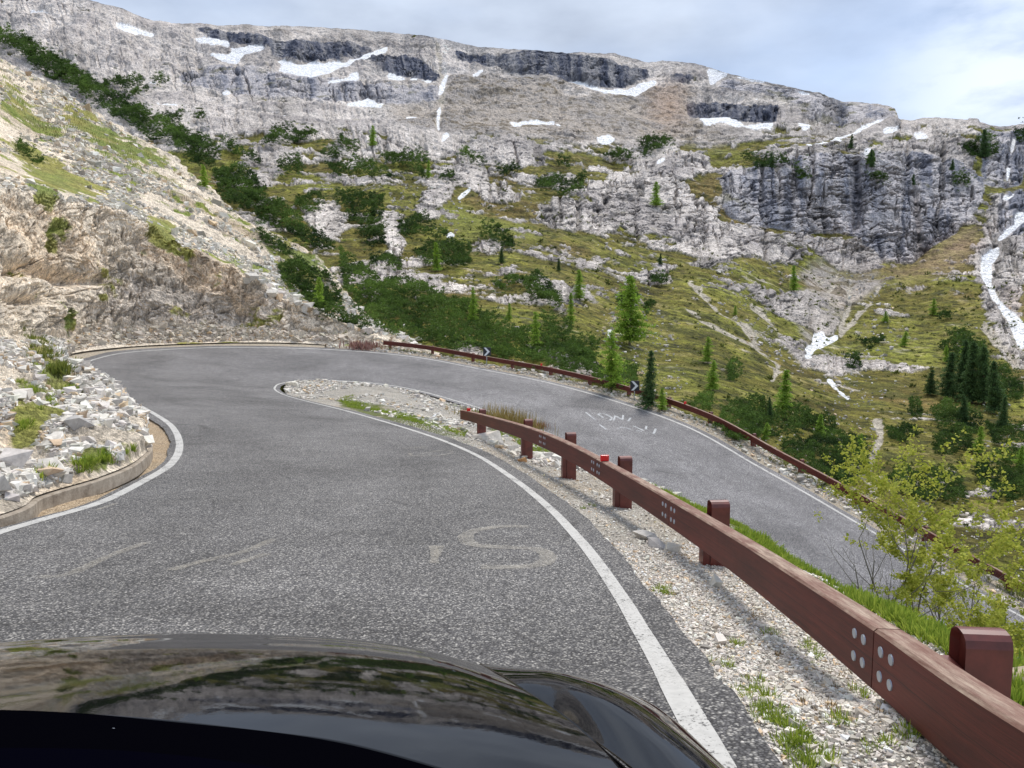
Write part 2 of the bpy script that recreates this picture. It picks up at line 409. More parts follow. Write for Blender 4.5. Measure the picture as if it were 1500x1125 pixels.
# ---------------------------------------------------------------- sheets of ground
def sheet(keys, nu, nv, udist=None, vdist=None, vlin=False):
    """keys: nU x nV x 3 world points"""
    K = np.array(keys, float); nU, nV = K.shape[:2]
    u = np.linspace(0, nU-1, nu) if udist is None else udist
    v = np.linspace(0, nV-1, nv) if vdist is None else vdist
    a = catmull(K, u)                       # nu x nV x 3
    if vlin:
        i = np.clip(v.astype(int), 0, nV-2); f = (v-i); f = (.5*f+.5*f*f*(3-2*f))[None, :, None]
        return a[:, i]*(1-f)+a[:, i+1]*f
    return np.swapaxes(catmull(np.swapaxes(a, 0, 1), v), 0, 1)
SHEETS = {}
def stonecol(p, pix):
    return np.ones(p.shape[:-1]+(3,), np.float32)

# island and near verge: from the near lane's edge over the grass lip down to the lower leg
def rw(t, m, side, dz=0):
    p = road_pt(np.array([float(t)]), m, side)[0].copy(); p[2] += dz; return p
isl = []
pairs = [  # near t, lip, embankment, lower t
 (0, ('w', 5, -22, -1.2), ('w', 8, -21, -5), NK-1), (1.5, ('w', 4.3, -12, -1.2), ('w', 8, -12, -5), NK-2), (3, ('w', 3.2, -2.5, -1.45), ('w', 7, -1.5, -4.6), NK-3),
 (4, ('w', 2.75, 2.4, -1.78), ('w', 5.8, 4.5, -4.6), NK-3.6), (5, (1290, 890, 5.6), ('w', 5.0, 9.0, -4.7), NK-4.2), (6, (1130, 805, 8.0), ('w', 5.2, 13.0, -5.0), 30), (7, (1050, 768, 10.4), ('w', 5.0, 16.5, -4.9), 29),
 (8, (965, 725, 13.0), (1010, 743, 20.5), 28), (9, (880, 694, 16.2), (930, 702, 23.5), 27), (10, (800, 664, 19.8), (845, 664, 26.5), 26.2), (11, (740, 644, 22.2), (775, 634, 29.0), 25.4),
 (12, (672, 624, 25.0), (705, 609, 31.5), 24.4), (13, (610, 606, 28.0), (635, 589, 34.2), 23.4), (14, (545, 591, 31.0), (562, 575, 36.2), 22.3), (15, (480, 581, 33.8), (490, 569, 37.3), 21.3), (16, (438, 575, 35.3), (441, 567, 37.4), 20.4), (16.6, (420, 572, 36.0), (420, 567.5, 37.0), 19.4)]
for tn, lip, emb, tl in pairs:
    a0 = rw(tn, .02, 0, -.03); a1 = rw(tn, np.interp(tn, [0, 14, 16, 17], [1.2, .9, .45, .34]), 0, np.interp(tn, [0, 4, 8, 14], [-.10, -.10, -.10, -.02])); b0 = rw(tl, .05, 0, -.03); b1 = rw(tl, np.interp(tl, [19, 21, 23, 40], [.34, .5, .8, .8]), 0, .02)
    isl.append([a0, a1, W(lip), W(emb), b1, b0])
GI = sheet(isl, 900, 260)
ppx, ppy = proj(GI); pix = np.maximum(GI[..., 1], 2)/F
ent = np.linspace(0, 5, 260)[None, :]
inner = sstep(.9, 1.6, ent)*(1-sstep(4.0, 4.6, ent))
GI[..., 2] += fbm(GI, 2.4, 6, .55, pix)*.22*inner+fbm(GI, .35, 5, .6, pix)*.05*sstep(.8, 1.2, ent)
grass_lip = raster([[(500, 578), (560, 598), (640, 620), (700, 640), (690, 650), (610, 634), (540, 612), (490, 595)], [(650, 572), (690, 578), (700, 598), (655, 590)], [(1040, 750), (1100, 775), (1250, 858), (1380, 925), (1480, 985), (1500, 1060), (1300, 960), (1080, 810)],
  [(760, 650), (790, 655), (800, 668), (770, 665)], [(920, 680), (1000, 720), (990, 735), (930, 700)], [(1440, 1000), (1520, 1030), (1520, 1100), (1440, 1040)], [(700, 590), (760, 610), (840, 650), (830, 665), (720, 635), (695, 610)]], 10)
gl = samp(grass_lip, ppx, ppy)+.35*sstep(2.0, 2.4, ent)*(ppx > 1000)*(1-sstep(4.2, 4.7, ent))
gn = fbm(GI, 1.4, 5, .6, seed=5)
gmask = sstep(.42, .62, gl+gn*.55+.05*inner)
earth = sstep(.1, .5, fbm(GI, 3.0, 4, seed=9))
Cc = np.ones(GI.shape, np.float32)*(.95+.25*fbm(GI, 1.1, 4, seed=2))[..., None]
Cc = lerp(Cc, np.array([.98, .86, .70])*np.ones_like(Cc), (.55*earth)[..., None])
Cc = lerp(Cc, np.array([.26, .34, .09])*np.ones_like(Cc)*(1+.4*gn[..., None]), (gmask*.9)[..., None])
SHEETS['island'] = GI
verge = link('verge', np_mesh('verge', GI, grid_faces(900, 260), {'Col': Cc.reshape(-1, 3)}, smooth=True), M_verge); tag(verge, kind='structure')

# outer verge beyond the lower leg, falling away to the valley
ov = []
for t in np.arange(21.0, NK-.5, .5):
    a = rw(t, .2, 1, -.03); b = rw(t, .7, 1, .0); c = rw(t, 1.7, 1, -.03); d = rw(t, 3.4, 1, -.9); e = rw(t, 7.5, 1, -4.2); f = rw(t, 14, 1, -9)
    e[1] += 1.0; f[1] += 3
    ov.append([a, b, c, d, e, f])
GO = sheet(ov, 700, 120)
pix = np.maximum(GO[..., 1], 2)/F; ent = np.linspace(0, 5, 120)[None, :]
GO[..., 2] += fbm(GO, 2.5, 5, .55, pix)*.25*sstep(1.2, 3, ent)+fbm(GO, .4, 4, .6, pix)*.05*sstep(.8, 1.2, ent)
gm = sstep(.35, .6, sstep(1.6, 2.8, ent)+.5*fbm(GO, 1.6, 5, .6, seed=4)+.12)
Cc = np.ones(GO.shape, np.float32)*np.array([1.02, .95, .84])
Cc = lerp(Cc, np.array([.26, .30, .09])*np.ones_like(Cc), (gm*.85)[..., None])
SHEETS['outer'] = GO
o = link('verge', np_mesh('verge', GO, grid_faces(700, 120, True), {'Col': Cc.reshape(-1, 3)}, smooth=True), M_verge); tag(o, kind='structure')

# left hillside: rubble spur, cut rock wall at the hairpin and the slope above
ck = [
 [('w', -6.3, -22, -.1), ('w', -8.0, -22, .8), ('w', -10, -22, 2.2), ('w', -12, -22, 5), ('w', -14, -22, 8), ('w', -30, -10, 22), ('w', -60, 10, 45), ('w', -80, 20, 40)],
 [('w', -6.1, -8, -.8), ('w', -7.6, -7, .0), ('w', -9.6, -6, 1.2), ('w', -12, -4, 3.5), ('w', -14, -2, 6.5), ('w', -38, 15, 24), ('w', -75, 45, 52), ('w', -95, 60, 45)],
 [('w', -5.8, 2.0, -1.66), ('w', -6.9, 2.8, -1.0), ('w', -9.4, 5, .0), ('w', -13, 9, 2.2), ('w', -16, 13, 5.0), ('w', -44, 48, 28), ('w', -90, 110, 70), ('w', -120, 140, 60)],
 [(-40, 765, 7.2), (-70, 712, 7.9), (-120, 590, 11.5), (-180, 490, 19), (-190, 380, 25), (-200, 262, 31), (-250, 80, 80), (-350, -80, 180), (-350, 0, 260)],
 [(60, 724, 8.7), (48, 700, 9.1), (-10, 610, 12.0), (-70, 490, 24), (-90, 390, 31), (-120, 264, 37), (-150, 95, 90), (-200, 0, 190), (-200, 60, 270)],
 [(150, 697, 10.1), (140, 678, 10.5), (80, 600, 13.5), (-10, 492, 29), (-30, 385, 36), (-60, 268, 42), (-80, 115, 95), (-100, 45, 200), (-100, 90, 280)],
 [(203, 672, 11.8), (192, 655, 12.2), (130, 592, 15.5), (20, 495, 33), (0, 385, 38), (-10, 275, 45), (-20, 130, 100), (-20, 75, 200), (-20, 120, 280)],
 [(218, 648, 14.6), (206, 620, 14.9), (140, 568, 18.0), (45, 496, 36), (40, 385, 41), (40, 282, 47), (40, 190, 90), (50, 118, 180), (50, 160, 260)],
 [(200, 612, 19.2), (185, 590, 19.8), (120, 548, 23.5), (58, 497, 38), (65, 388, 43), (70, 290, 48), (70, 205, 88), (85, 135, 168), (85, 180, 240)],
 [(150, 577, 25.2), (138, 563, 26), (98, 532, 30.5), (72, 498, 40), (88, 390, 44.5), (95, 297, 49), (100, 218, 85), (120, 152, 158), (120, 200, 230)],
 [(107, 547, 32.5), (100, 540, 33.5), (85, 520, 37), (88, 496, 42), (110, 392, 46), (120, 303, 50), (125, 232, 82), (150, 170, 150), (150, 220, 220)],
 [(92, 532, 36.2), (93, 525, 37.5), (98, 512, 41), (108, 495, 44), (130, 395, 47.2), (150, 310, 51), (155, 248, 80), (185, 192, 142), (185, 240, 210)],
 [(110, 517, 40.6), (112, 511, 42), (118, 502, 43.8), (135, 492, 45.4), (155, 400, 48.4), (180, 317, 51.6), (190, 268, 77), (220, 215, 133), (220, 270, 190)],
 [(200, 507, 45.6), (200, 501, 46.4), (200, 492, 47.0), (205, 484, 47.6), (212, 405, 50), (225, 335, 52.5), (232, 290, 74), (265, 248, 122), (265, 300, 180)],
 [(320, 502, 48.4), (320, 497, 49.0), (320, 489, 49.6), (320, 482, 50.2), (315, 430, 51.6), (310, 382, 53.2), (315, 338, 70), (330, 298, 104), (330, 350, 160)],
 [(420, 502, 49.8), (420, 497, 50.4), (420, 491, 50.9), (418, 485, 51.5), (412, 462, 52.2), (405, 435, 53.2), (400, 396, 66), (412, 358, 88), (412, 410, 140)],
 [(490, 506, 50.4), (490, 500, 51), (490, 496, 51.4), (488, 492, 51.9), (484, 484, 52.3), (478, 470, 53), (474, 446, 62), (484, 415, 76), (484, 460, 120)],
 [(555, 512, 50.2), (556, 506, 51), (558, 502, 51.6), (560, 499, 52), (560, 494, 52.6), (558, 488, 53.4), (552, 480, 58), (560, 474, 66), (560, 520, 100)],
 [(640, 522, 49.9), (642, 521, 51), (644, 520, 52), (646, 520, 53), (650, 522, 54), (652, 525, 56), (656, 535, 60), (660, 545, 70), (660, 590, 90)]]
for k in ck:
    if len(k) < 9: k.append(('w', k[-1][1]-30, k[-1][2]+30, k[-1][3]-30))
CK = [[W(x) for x in k] for k in ck]
uu = np.concatenate([np.linspace(0, 3, 60)[:-1], np.linspace(3, 18, 900)])
v_ = np.concatenate([np.linspace(0, 3, 230)[:-1], np.linspace(3, 5, 210)[:-1], np.linspace(5, 7, 260)[:-1], np.linspace(7, 8, 12)])
GC = sheet(CK, len(uu), len(v_), uu, v_, vlin=True)
ppx, ppy = proj(GC); pix = np.maximum(GC[..., 1], 4)/F
U2 = uu[:, None]+0*GC[..., 0]; V2 = v_[None, :]+0*GC[..., 0]
NCc = grid_normals(GC); NCc *= np.sign(NCc[..., 2:3]+1e-6)
wallw = sstep(3.0, 3.25, V2)*(1-sstep(4.9, 5.25, V2))*sstep(2.5, 4, U2)*(1-.6*sstep(15.2, 17, U2))
slopew = sstep(4.95, 5.4, V2)
spurw = (1-sstep(2.9, 3.15, V2))
rid = fbm(GC, 5.0, 8, .58, pix, seed=3, sc=(1, 1, .8), ridged=True)
stra = fbm(GC, 3.0, 7, .6, pix, seed=8, sc=(.35, .35, 1.6), ridged=True)
f1 = fbm(GC, 4.0, 9, .6, pix, seed=1)
fineW = fbm(GC, 1.3, 6, .75, pix, seed=9, ridged=True)
wx = 10*fbm(GC, 4, 4, .6, seed=61)
PLc = lambda lx, ly, o, gn, sd, rd=True: fbm(np.stack([(ppx+wx)/lx, (ppy+.25*ppx+wx)/ly, 0*ppx+sd], -1), 1.0, o, gn, None, seed=sd, ridged=rd)
blk = PLc(46, 60, 5, .6, 3); blk2 = PLc(17, 22, 4, .62, 5); lay = PLc(120, 26, 5, .6, 7)
wcr = np.maximum(np.maximum(sstep(.50, .80, blk), .8*sstep(.5, .8, blk2)), .9*sstep(.5, .8, lay))
blkf = np.round(fbm(np.stack([(ppx+wx)/52, (ppy+.25*ppx+wx)/38, 0*ppx], -1), 1.0, 3, .6)*7)/7
disp = wallw*(blkf*.75+f1*.6+fineW*.18+.25-wcr*.28)
big = fbm(GC, 22, 10, .55, pix, seed=6)
disp += slopew*np.clip((V2-5.0), 0, 1)*(big*np.clip(pix*F/100, .4, 1.6)*3.0+fbm(GC, 3.0, 6, .65, pix, seed=12, ridged=True)*.6)
foot = sstep(0.15, .8, V2)
disp += spurw*foot*(fbm(GC, 1.8, 6, .6, pix, seed=15)*.45+fbm(GC, .5, 5, .6, pix, seed=16, ridged=True)*.10)
dent = samp(raster([[(0, 372), (50, 388), (110, 402), (150, 408), (150, 418), (100, 418), (40, 408), (0, 400)], [(0, 430), (60, 440), (60, 448), (0, 445)], [(245, 330), (330, 372), (325, 380), (240, 342)]], 5), ppx, ppy)
disp -= dent*wallw*1.1
disp *= sstep(0, .3, V2)
GC = GC+NCc*disp[..., None]
# colour of the hillside
cR = {
 'grass': raster([[(0, 118), (40, 150), (92, 205), (80, 215), (40, 190), (0, 170)], [(25, 200), (70, 235), (150, 290), (148, 305), (95, 285), (30, 235)], [(30, 255), (80, 275), (95, 305), (50, 300)],
   [(90, 145), (160, 185), (262, 246), (240, 255), (150, 220), (95, 175)], [(205, 318), (255, 330), (262, 352), (220, 348)], [(45, 495), (75, 500), (100, 560), (70, 560), (50, 530)], [(15, 535), (60, 560), (85, 590), (50, 592), (20, 570)],
   [(70, 560), (115, 560), (122, 578), (80, 575)], [(110, 672), (135, 668), (165, 690), (120, 692)], [(320, 370), (350, 385), (400, 430), (380, 430), (330, 395)], [(400, 350), (460, 400), (500, 440), (480, 455), (420, 410)], [(440, 470), (520, 480), (560, 500), (500, 497)],
   [(55, 320), (100, 330), (90, 385), (62, 370)], [(60, 440), (100, 450), (90, 470)], [(20, 600), (60, 620), (45, 660), (20, 650)], [(60, 660), (85, 680), (70, 700)]], 8),
 'earth': raster([[(0, 270), (60, 300), (140, 360), (120, 420), (0, 400)], [(200, 355), (350, 380), (420, 440), (330, 440), (220, 400)], [(0, 590), (50, 600), (60, 660), (0, 650)], [(100, 690), (160, 720), (0, 760)]], 20),
}
gm = samp(cR['grass'], ppx, ppy); ea = samp(cR['earth'], ppx, ppy)
wallw = sstep(3.0, 3.25, V2)*(1-sstep(4.9, 5.1, V2+.35*fbm(GC, 5, 5, .65, seed=77)))*sstep(2.5, 4, U2)*(1-.6*sstep(15.2, 17, U2))
nz = fbm(GC, 9, 8, .6, pix, seed=21); nz2 = fbm(GC, 2.0, 7, .65, pix, seed=22)
slopen = 1-NCc[..., 2]
rock = np.array([.60, .55, .48]); tan = np.array([.58, .47, .35]); grey = np.array([.43, .40, .37]); pale = np.array([.62, .58, .52])
c = np.ones(GC.shape)*pale
c = lerp(c, np.ones_like(c)*rock, sstep(-.3, .5, nz+nz2*.5)[..., None])
wc = lerp(np.ones_like(c)*rock, np.ones_like(c)*grey, sstep(-.05, .45, nz+.4*nz2)[..., None])
wc = lerp(wc, np.ones_like(c)*tan, (.6*sstep(.25, .9, ea+nz2*.9+nz*.5))[..., None])
wc = wc*np.clip(1.16-.36*wcr-.16*sstep(.0, .5, -fineW)+.5*nz2, .22, 1.6)[..., None]
c = lerp(c, wc, wallw[..., None])
streak = fbm(GC @ np.array([[.8, .2, 0], [-.2, .8, 0], [0, 0, 1]]), 1.4, 6, .65, pix, seed=31)
c = c*(1.05+.55*streak*slopew-.45*slopew*sstep(.05, .5, -fbm(GC, 1.6, 5, .75, pix, seed=32, ridged=True)))[..., None]
c = lerp(c, np.ones_like(c)*np.array([.36, .29, .20]), (slopew*.6*sstep(.12, .45, fbm(GC, 14, 6, .6, pix, seed=33)+.35*nz2))[..., None])
c = lerp(c, np.ones_like(c)*np.array([.60, .47, .33]), (spurw*.75*sstep(.2, .8, ea+nz2*.8))[..., None])
gsel = sstep(.36, .58, gm*.92+nz2*1.25+.3*nz+.3*fbm(GC, .9, 4, .6, pix, seed=38)+.10*slopew*(nz > 0))
gcol = lerp(np.array([.13, .19, .03]), np.array([.24, .24, .06]), sstep(-.4, .4, fbm(GC, 5, 5, .6, pix, seed=35))[..., None])
c = lerp(c, gcol*(1+.5*nz2[..., None]), (gsel*.92)[..., None])
SHEETS['hill'] = GC; HILLC = (U2, V2, gsel)
hill = link('hillside', np_mesh('hillside', GC, grid_faces(*GC.shape[:2], True), {'Col': np.clip(c*np.array([1.12, 1.055, .97]), .01, .9).reshape(-1, 3)}), M_slope); tag(hill, kind='structure')

# sandy gutter between the outer edge line and the foot of the hillside
tl = np.array([W(k[0]) for k in ck[:18]])
ga = []
tt = np.linspace(0, 22.6, 700)
ro = road_pt(tt, .05, 1); 
foot_c = catmull(tl, np.linspace(0, 17, 4000))
idx = [int(np.argmin(np.sum((foot_c[:, :2]-p[:2])**2, -1))) for p in ro]
idx = np.maximum.accumulate(idx)
fo = foot_c[idx]; 
dd = fo-ro; dn = dd/np.maximum(np.linalg.norm(dd[:, :2], axis=-1, keepdims=True), .05)
k_ = np.linspace(0, 1, 14)
dn = dd.copy(); dn[:, 2] = 0; dn /= np.maximum(np.linalg.norm(dn, axis=-1, keepdims=True), .2)
Gg = ro[:, None]*(1-k_[None, :, None])+(fo+dn*.4)[:, None]*k_[None, :, None]
Gg[..., 2] += -.025-.05*np.sin(np.pi*np.clip(k_, 0, .8)/.8)[None, :]+fbm(Gg, .6, 4, .6, seed=44)*.02
nn = fbm(Gg, 1.5, 5, .6, seed=41)
ctp = np.interp(tt, [0, 11, 14, 18, 23], [0, 0, .3, 1, 1])[:, None]
cc = lerp(np.array([1.0, .82, .62]), np.array([1.1, 1.02, .9]), (np.clip(ctp+nn*.4, 0, 1))[..., None])
grs = sstep(.55, .75, np.exp(-((tt-16.5)/1.6)**2)[:, None]*.8+nn*.5)
cc = lerp(cc, np.array([.3, .36, .1]), grs[..., None])
o = link('gutter', np_mesh('gutter', Gg, grid_faces(700, 14, True), {'Col': cc.reshape(-1, 3)}, smooth=True), M_verge); tag(o, kind='structure')
# concrete kerb at the foot of the rubble spur and beside the lower leg
M_conc = mat('old_concrete', (.42, .38, .33), .9); t_ = NT(M_conc); t_.color(t_.mix(t_.ramp(t_.noise(6, 8, .7), [(.35, 0.0), (.65, 1.0)]), (.20, .16, .12), (.42, .36, .29))); t_.bump(t_.noise(40, 6), .6, .01)
def kerb(name, pts, w, h, label, cat):
    pts = np.asarray(pts); d = np.gradient(pts, axis=0); d[:, 2] = 0; d /= np.linalg.norm(d, axis=1, keepdims=True); n = np.stack([-d[:, 1], d[:, 0], 0*d[:, 0]], -1)
    up = np.array([0, 0, 1.0]); hj = (h*(1+.15*fbm(pts, .8, 3)))[:, None]*up
    g = np.stack([pts-n*w/2-up*.1, pts-n*w/2+hj-up*.015, pts-n*(w/2-.015)+hj, pts+n*(w/2-.015)+hj, pts+n*w/2+hj-up*.015, pts+n*w/2-up*.1], 1)
    o = link(name, np_mesh(name, g, grid_faces(len(pts), 6)), M_conc); return tag(o, label, cat)
kp = foot_c[(np.linspace(0, 17, 4000) > .5) & (np.linspace(0, 17, 4000) < 7.6)][::12].copy(); kp[:, 2] += -.105
kp[:, :2] += 0; kerb('kerb', kp, .12, .088, 'low worn concrete kerb along the foot of the white rubble pile', 'kerb')
t = np.linspace(25.5, NK-1, 260)
kerb('kerb', road_pt(t, .62, 0), .13, .10, 'pale concrete kerb along the inner side of the lower road', 'kerb')
# ---------------------------------------------------------------- valley and mountain
cols = {
 -600: [(800, 60), (500, 100), (300, 220), (100, 450), (0, 650), (-190, 900)],
 0: [(700, 60), (500, 100), (300, 220), (150, 450), (60, 650), (-38, 900)],
 300: [(600, 64), (500, 90), (400, 140), (300, 230), (250, 300), (150, 520), (120, 600), (90, 700), (60, 760), (36, 880)],
 560: [(545, 60), (480, 88), (400, 150), (330, 220), (250, 330), (200, 430), (150, 560), (100, 700), (46, 850)],
 750: [(600, 50), (540, 68), (480, 98), (400, 165), (330, 240), (250, 350), (190, 480), (130, 640), (74, 760)],
 1000: [(690, 42), (600, 68), (540, 105), (480, 150), (400, 230), (350, 290), (250, 370), (200, 480), (140, 650), (90, 750)],
 1250: [(850, 33), (700, 58), (620, 92), (540, 160), (480, 230), (400, 330), (385, 345), (220, 395), (200, 440), (160, 600), (152, 640)],
 1500: [(960, 27), (800, 42), (700, 68), (600, 110), (500, 200), (400, 300), (300, 370), (200, 520), (183, 560)],
 2100: [(1200, 18), (900, 32), (700, 62), (500, 180), (300, 350), (240, 500)]}
skyl = np.array([(-600, -190), (-200, -80), (0, -38), (75, -16), (130, 1), (180, 14), (225, 31), (250, 34), (330, 36), (420, 37), (500, 42), (560, 46), (620, 52), (660, 60), (700, 68), (740, 72), (790, 76), (830, 80), (870, 80), (900, 79), (925, 86), (950, 92), (970, 88), (1000, 91), (1030, 97), (1060, 106), (1100, 115), (1130, 123), (1200, 137), (1215, 143), (1240, 151), (1285, 153), (1305, 157), (1313, 161), (1316, 175), (1340, 177), (1352, 172), (1370, 171), (1400, 175), (1418, 177), (1420, 174), (1432, 175), (1436, 179), (1452, 184), (1465, 186), (1480, 185), (1500, 182), (1700, 190), (2100, 240)], float)
cx = sorted(cols)
PX = np.concatenate([np.linspace(-600, -20, 120)[:-1], np.linspace(-20, 1530, 1250), np.linspace(1530, 2100, 120)[1:]])
NR = 900
s = np.linspace(0, 1, NR)
ysk = np.interp(PX, skyl[:, 0], skyl[:, 1])
ysk = ysk+fbm(np.stack([PX, 0*PX, 0*PX], -1), 40, 6, .6)*3.0
ybt = np.interp(PX, cx, [cols[c][0][0] for c in cx])
kk = np.exp(-np.linspace(-2, 2, 81)**2); kk /= kk.sum()
yss = np.convolve(np.pad(ysk, 40, mode='edge'), kk, 'valid')
PY = ybt[:, None]+(yss-ybt)[:, None]*s[None, :]+(ysk-yss)[:, None]*sstep(.90, 1.0, s)[None, :]
LD = np.zeros(PY.shape)
for a, b in zip(cx[:-1], cx[1:]):
    sel = (PX >= a) & (PX <= b); w = ((PX[sel]-a)/(b-a)); w = (w*w*(3-2*w))[:, None]
    def dfun(c_, y):
        p = np.array(cols[c_][::-1], float); return np.interp(y, p[:, 0], np.log(p[:, 1]))
    LD[sel] = dfun(a, PY[sel])*(1-w)+dfun(b, PY[sel])*w
def smooth(A, r, ax):
    c = np.cumsum(np.pad(A, [(r+1, r) if a == ax else (0, 0) for a in (0, 1)], mode='edge'), axis=ax); n = A.shape[ax]
    return (np.take(c, range(2*r+1, 2*r+1+n), ax)-np.take(c, range(0, n), ax))/(2*r+1)
for _ in range(2):
    LD = smooth(LD, 14, 1); LD = smooth(LD, 25, 0)
D = np.exp(LD)
PXX = PX[:, None]+0*PY
GB = P(PXX, PY, D)
NB = grid_normals(GB); NB *= -np.sign(np.sum(NB*GB, -1, keepdims=True))
pix = D/F
# ---- what lies where (photo coordinates)
snow_p = [[(172, 38), (200, 43), (230, 52), (225, 56), (190, 50), (168, 41)], [(40, 17), (60, 19), (88, 28), (86, 31), (60, 24), (40, 21)], [(96, 31), (106, 32), (104, 34)], [(280, 55), (310, 57), (340, 62), (332, 68), (345, 72), (360, 70), (388, 70), (388, 77), (360, 80), (345, 93), (320, 88), (310, 80), (300, 73), (318, 78), (338, 80), (340, 72), (320, 66), (295, 64)],
 [(220, 68), (230, 69), (228, 72)], [(400, 88), (418, 92), (440, 97), (455, 94), (470, 97), (500, 92), (500, 100), (480, 110), (462, 114), (440, 112), (405, 105), (415, 99)], [(495, 98), (520, 88), (550, 72), (570, 65), (568, 72), (545, 84), (528, 93), (505, 102)],
 [(465, 118), (505, 117), (515, 109), (528, 108), (524, 120), (482, 122)], [(420, 60), (440, 52), (455, 45), (450, 50), (428, 59)], [(323, 130), (335, 128), (340, 136), (328, 138)], [(210, 144), (235, 151), (262, 152), (262, 158), (238, 156)], [(200, 118), (235, 116), (230, 120)], [(395, 168), (420, 168), (422, 173), (400, 172)],
 [(505, 152), (525, 148), (540, 141), (552, 151), (572, 153), (548, 157), (510, 157)], [(592, 171), (610, 169), (614, 173), (595, 176)], [(640, 148), (647, 120), (661, 98), (657, 112), (648, 140)], [(562, 112), (575, 110), (600, 116), (634, 119), (634, 122), (600, 119), (570, 116)],
 [(640, 160), (646, 148), (643, 200), (640, 190)],
 [(815, 125), (850, 121), (862, 128), (880, 132), (920, 131), (945, 120), (965, 117), (955, 128), (930, 143), (905, 140), (880, 137), (855, 131)], [(600, 82), (635, 84), (620, 85)], [(688, 113), (705, 103), (716, 101), (695, 115)], [(745, 181), (775, 178), (810, 180), (842, 188), (810, 184), (775, 184), (755, 186)],
 [(872, 205), (882, 197), (895, 198), (902, 205), (885, 210)], [(645, 213), (648, 200), (663, 196), (652, 207)], [(834, 105), (846, 108), (842, 110)], [(880, 79), (890, 79), (888, 83)], [(1035, 99), (1070, 107), (1062, 112), (1040, 126)], [(1072, 110), (1100, 114), (1136, 123), (1120, 123), (1085, 116)],
 [(1168, 134), (1200, 138), (1172, 140)], [(1224, 146), (1245, 151), (1230, 149)], [(1095, 141), (1115, 147), (1150, 151), (1140, 153), (1105, 147)], [(1018, 168), (1040, 171), (1065, 169), (1092, 182), (1080, 184), (1060, 177), (1035, 182), (1030, 175)], [(1096, 182), (1136, 179), (1128, 186), (1100, 186)],
 [(1165, 175), (1180, 180), (1192, 183), (1180, 190), (1172, 182)], [(1160, 212), (1200, 210), (1250, 192), (1295, 174), (1297, 178), (1245, 198), (1200, 214)], [(1220, 205), (1236, 206), (1233, 211)], [(1290, 190), (1318, 186), (1312, 194), (1297, 198)], [(1338, 195), (1350, 196), (1362, 203), (1345, 207), (1338, 202)],
 [(1265, 222), (1280, 213), (1295, 210), (1275, 220), (1266, 236)], [(1482, 207), (1488, 207), (1482, 230), (1476, 240)], [(1475, 245), (1480, 246), (1478, 266), (1474, 264)], [(1467, 288), (1480, 290), (1486, 280), (1487, 288), (1476, 297), (1468, 296)], [(1486, 316), (1500, 310), (1500, 328), (1486, 330)],
 [(1480, 332), (1495, 330), (1475, 348), (1462, 356), (1460, 352)], [(1438, 378), (1455, 365), (1465, 360), (1463, 375), (1452, 390), (1453, 420), (1462, 440), (1480, 455), (1500, 475), (1500, 515), (1490, 505), (1475, 470), (1450, 432), (1440, 415), (1436, 395)], [(1190, 492), (1205, 486), (1212, 496), (1230, 488), (1228, 498), (1205, 510), (1180, 518), (1176, 513), (1190, 505)], [(1178, 520), (1192, 516), (1186, 528), (1178, 526)],
 [(1206, 553), (1222, 556), (1225, 567), (1247, 584), (1243, 588), (1225, 572)], [(957, 240), (973, 228), (977, 229), (968, 240)], [(668, 290), (690, 274), (691, 279), (672, 294)], [(652, 342), (664, 339), (668, 347), (656, 350)], [(688, 337), (695, 338), (694, 343)], [(890, 485), (897, 480), (896, 498), (891, 498)], [(1376, 190), (1396, 191), (1388, 194)], [(1060, 180), (1110, 186), (1105, 189), (1070, 184)]]
shade_cliff = [[(390, 62), (450, 62), (520, 62), (560, 72), (530, 86), (500, 91), (470, 94), (440, 95), (400, 86)], [(280, 43), (335, 50), (390, 62), (395, 72), (350, 68), (310, 58)], [(530, 88), (570, 90), (620, 95), (645, 108), (640, 122), (600, 115), (560, 107)], [(665, 74), (730, 80), (770, 74), (830, 80), (900, 95), (950, 100), (952, 114), (930, 124), (900, 131), (865, 131), (800, 118), (740, 108), (700, 98), (670, 88)],
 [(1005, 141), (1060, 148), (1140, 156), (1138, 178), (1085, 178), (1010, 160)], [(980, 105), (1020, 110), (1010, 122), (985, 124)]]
grey_cliff = [[(1060, 115), (1130, 128), (1200, 140), (1240, 152), (1310, 160), (1316, 176), (1280, 178), (1235, 182), (1200, 172), (1150, 150), (1045, 130)], [(270, 98), (330, 95), (420, 110), (500, 118), (600, 128), (640, 130), (650, 150), (600, 150), (480, 148), (400, 142), (300, 122), (255, 115)],
 [(1055, 250), (1110, 238), (1180, 232), (1250, 225), (1330, 228), (1400, 235), (1440, 262), (1438, 300), (1400, 345), (1335, 392), (1292, 385), (1250, 348), (1170, 345), (1100, 328), (1060, 308)], [(1425, 200), (1500, 200), (1500, 270), (1450, 280)], [(1460, 290), (1500, 280), (1500, 350), (1465, 352)]]
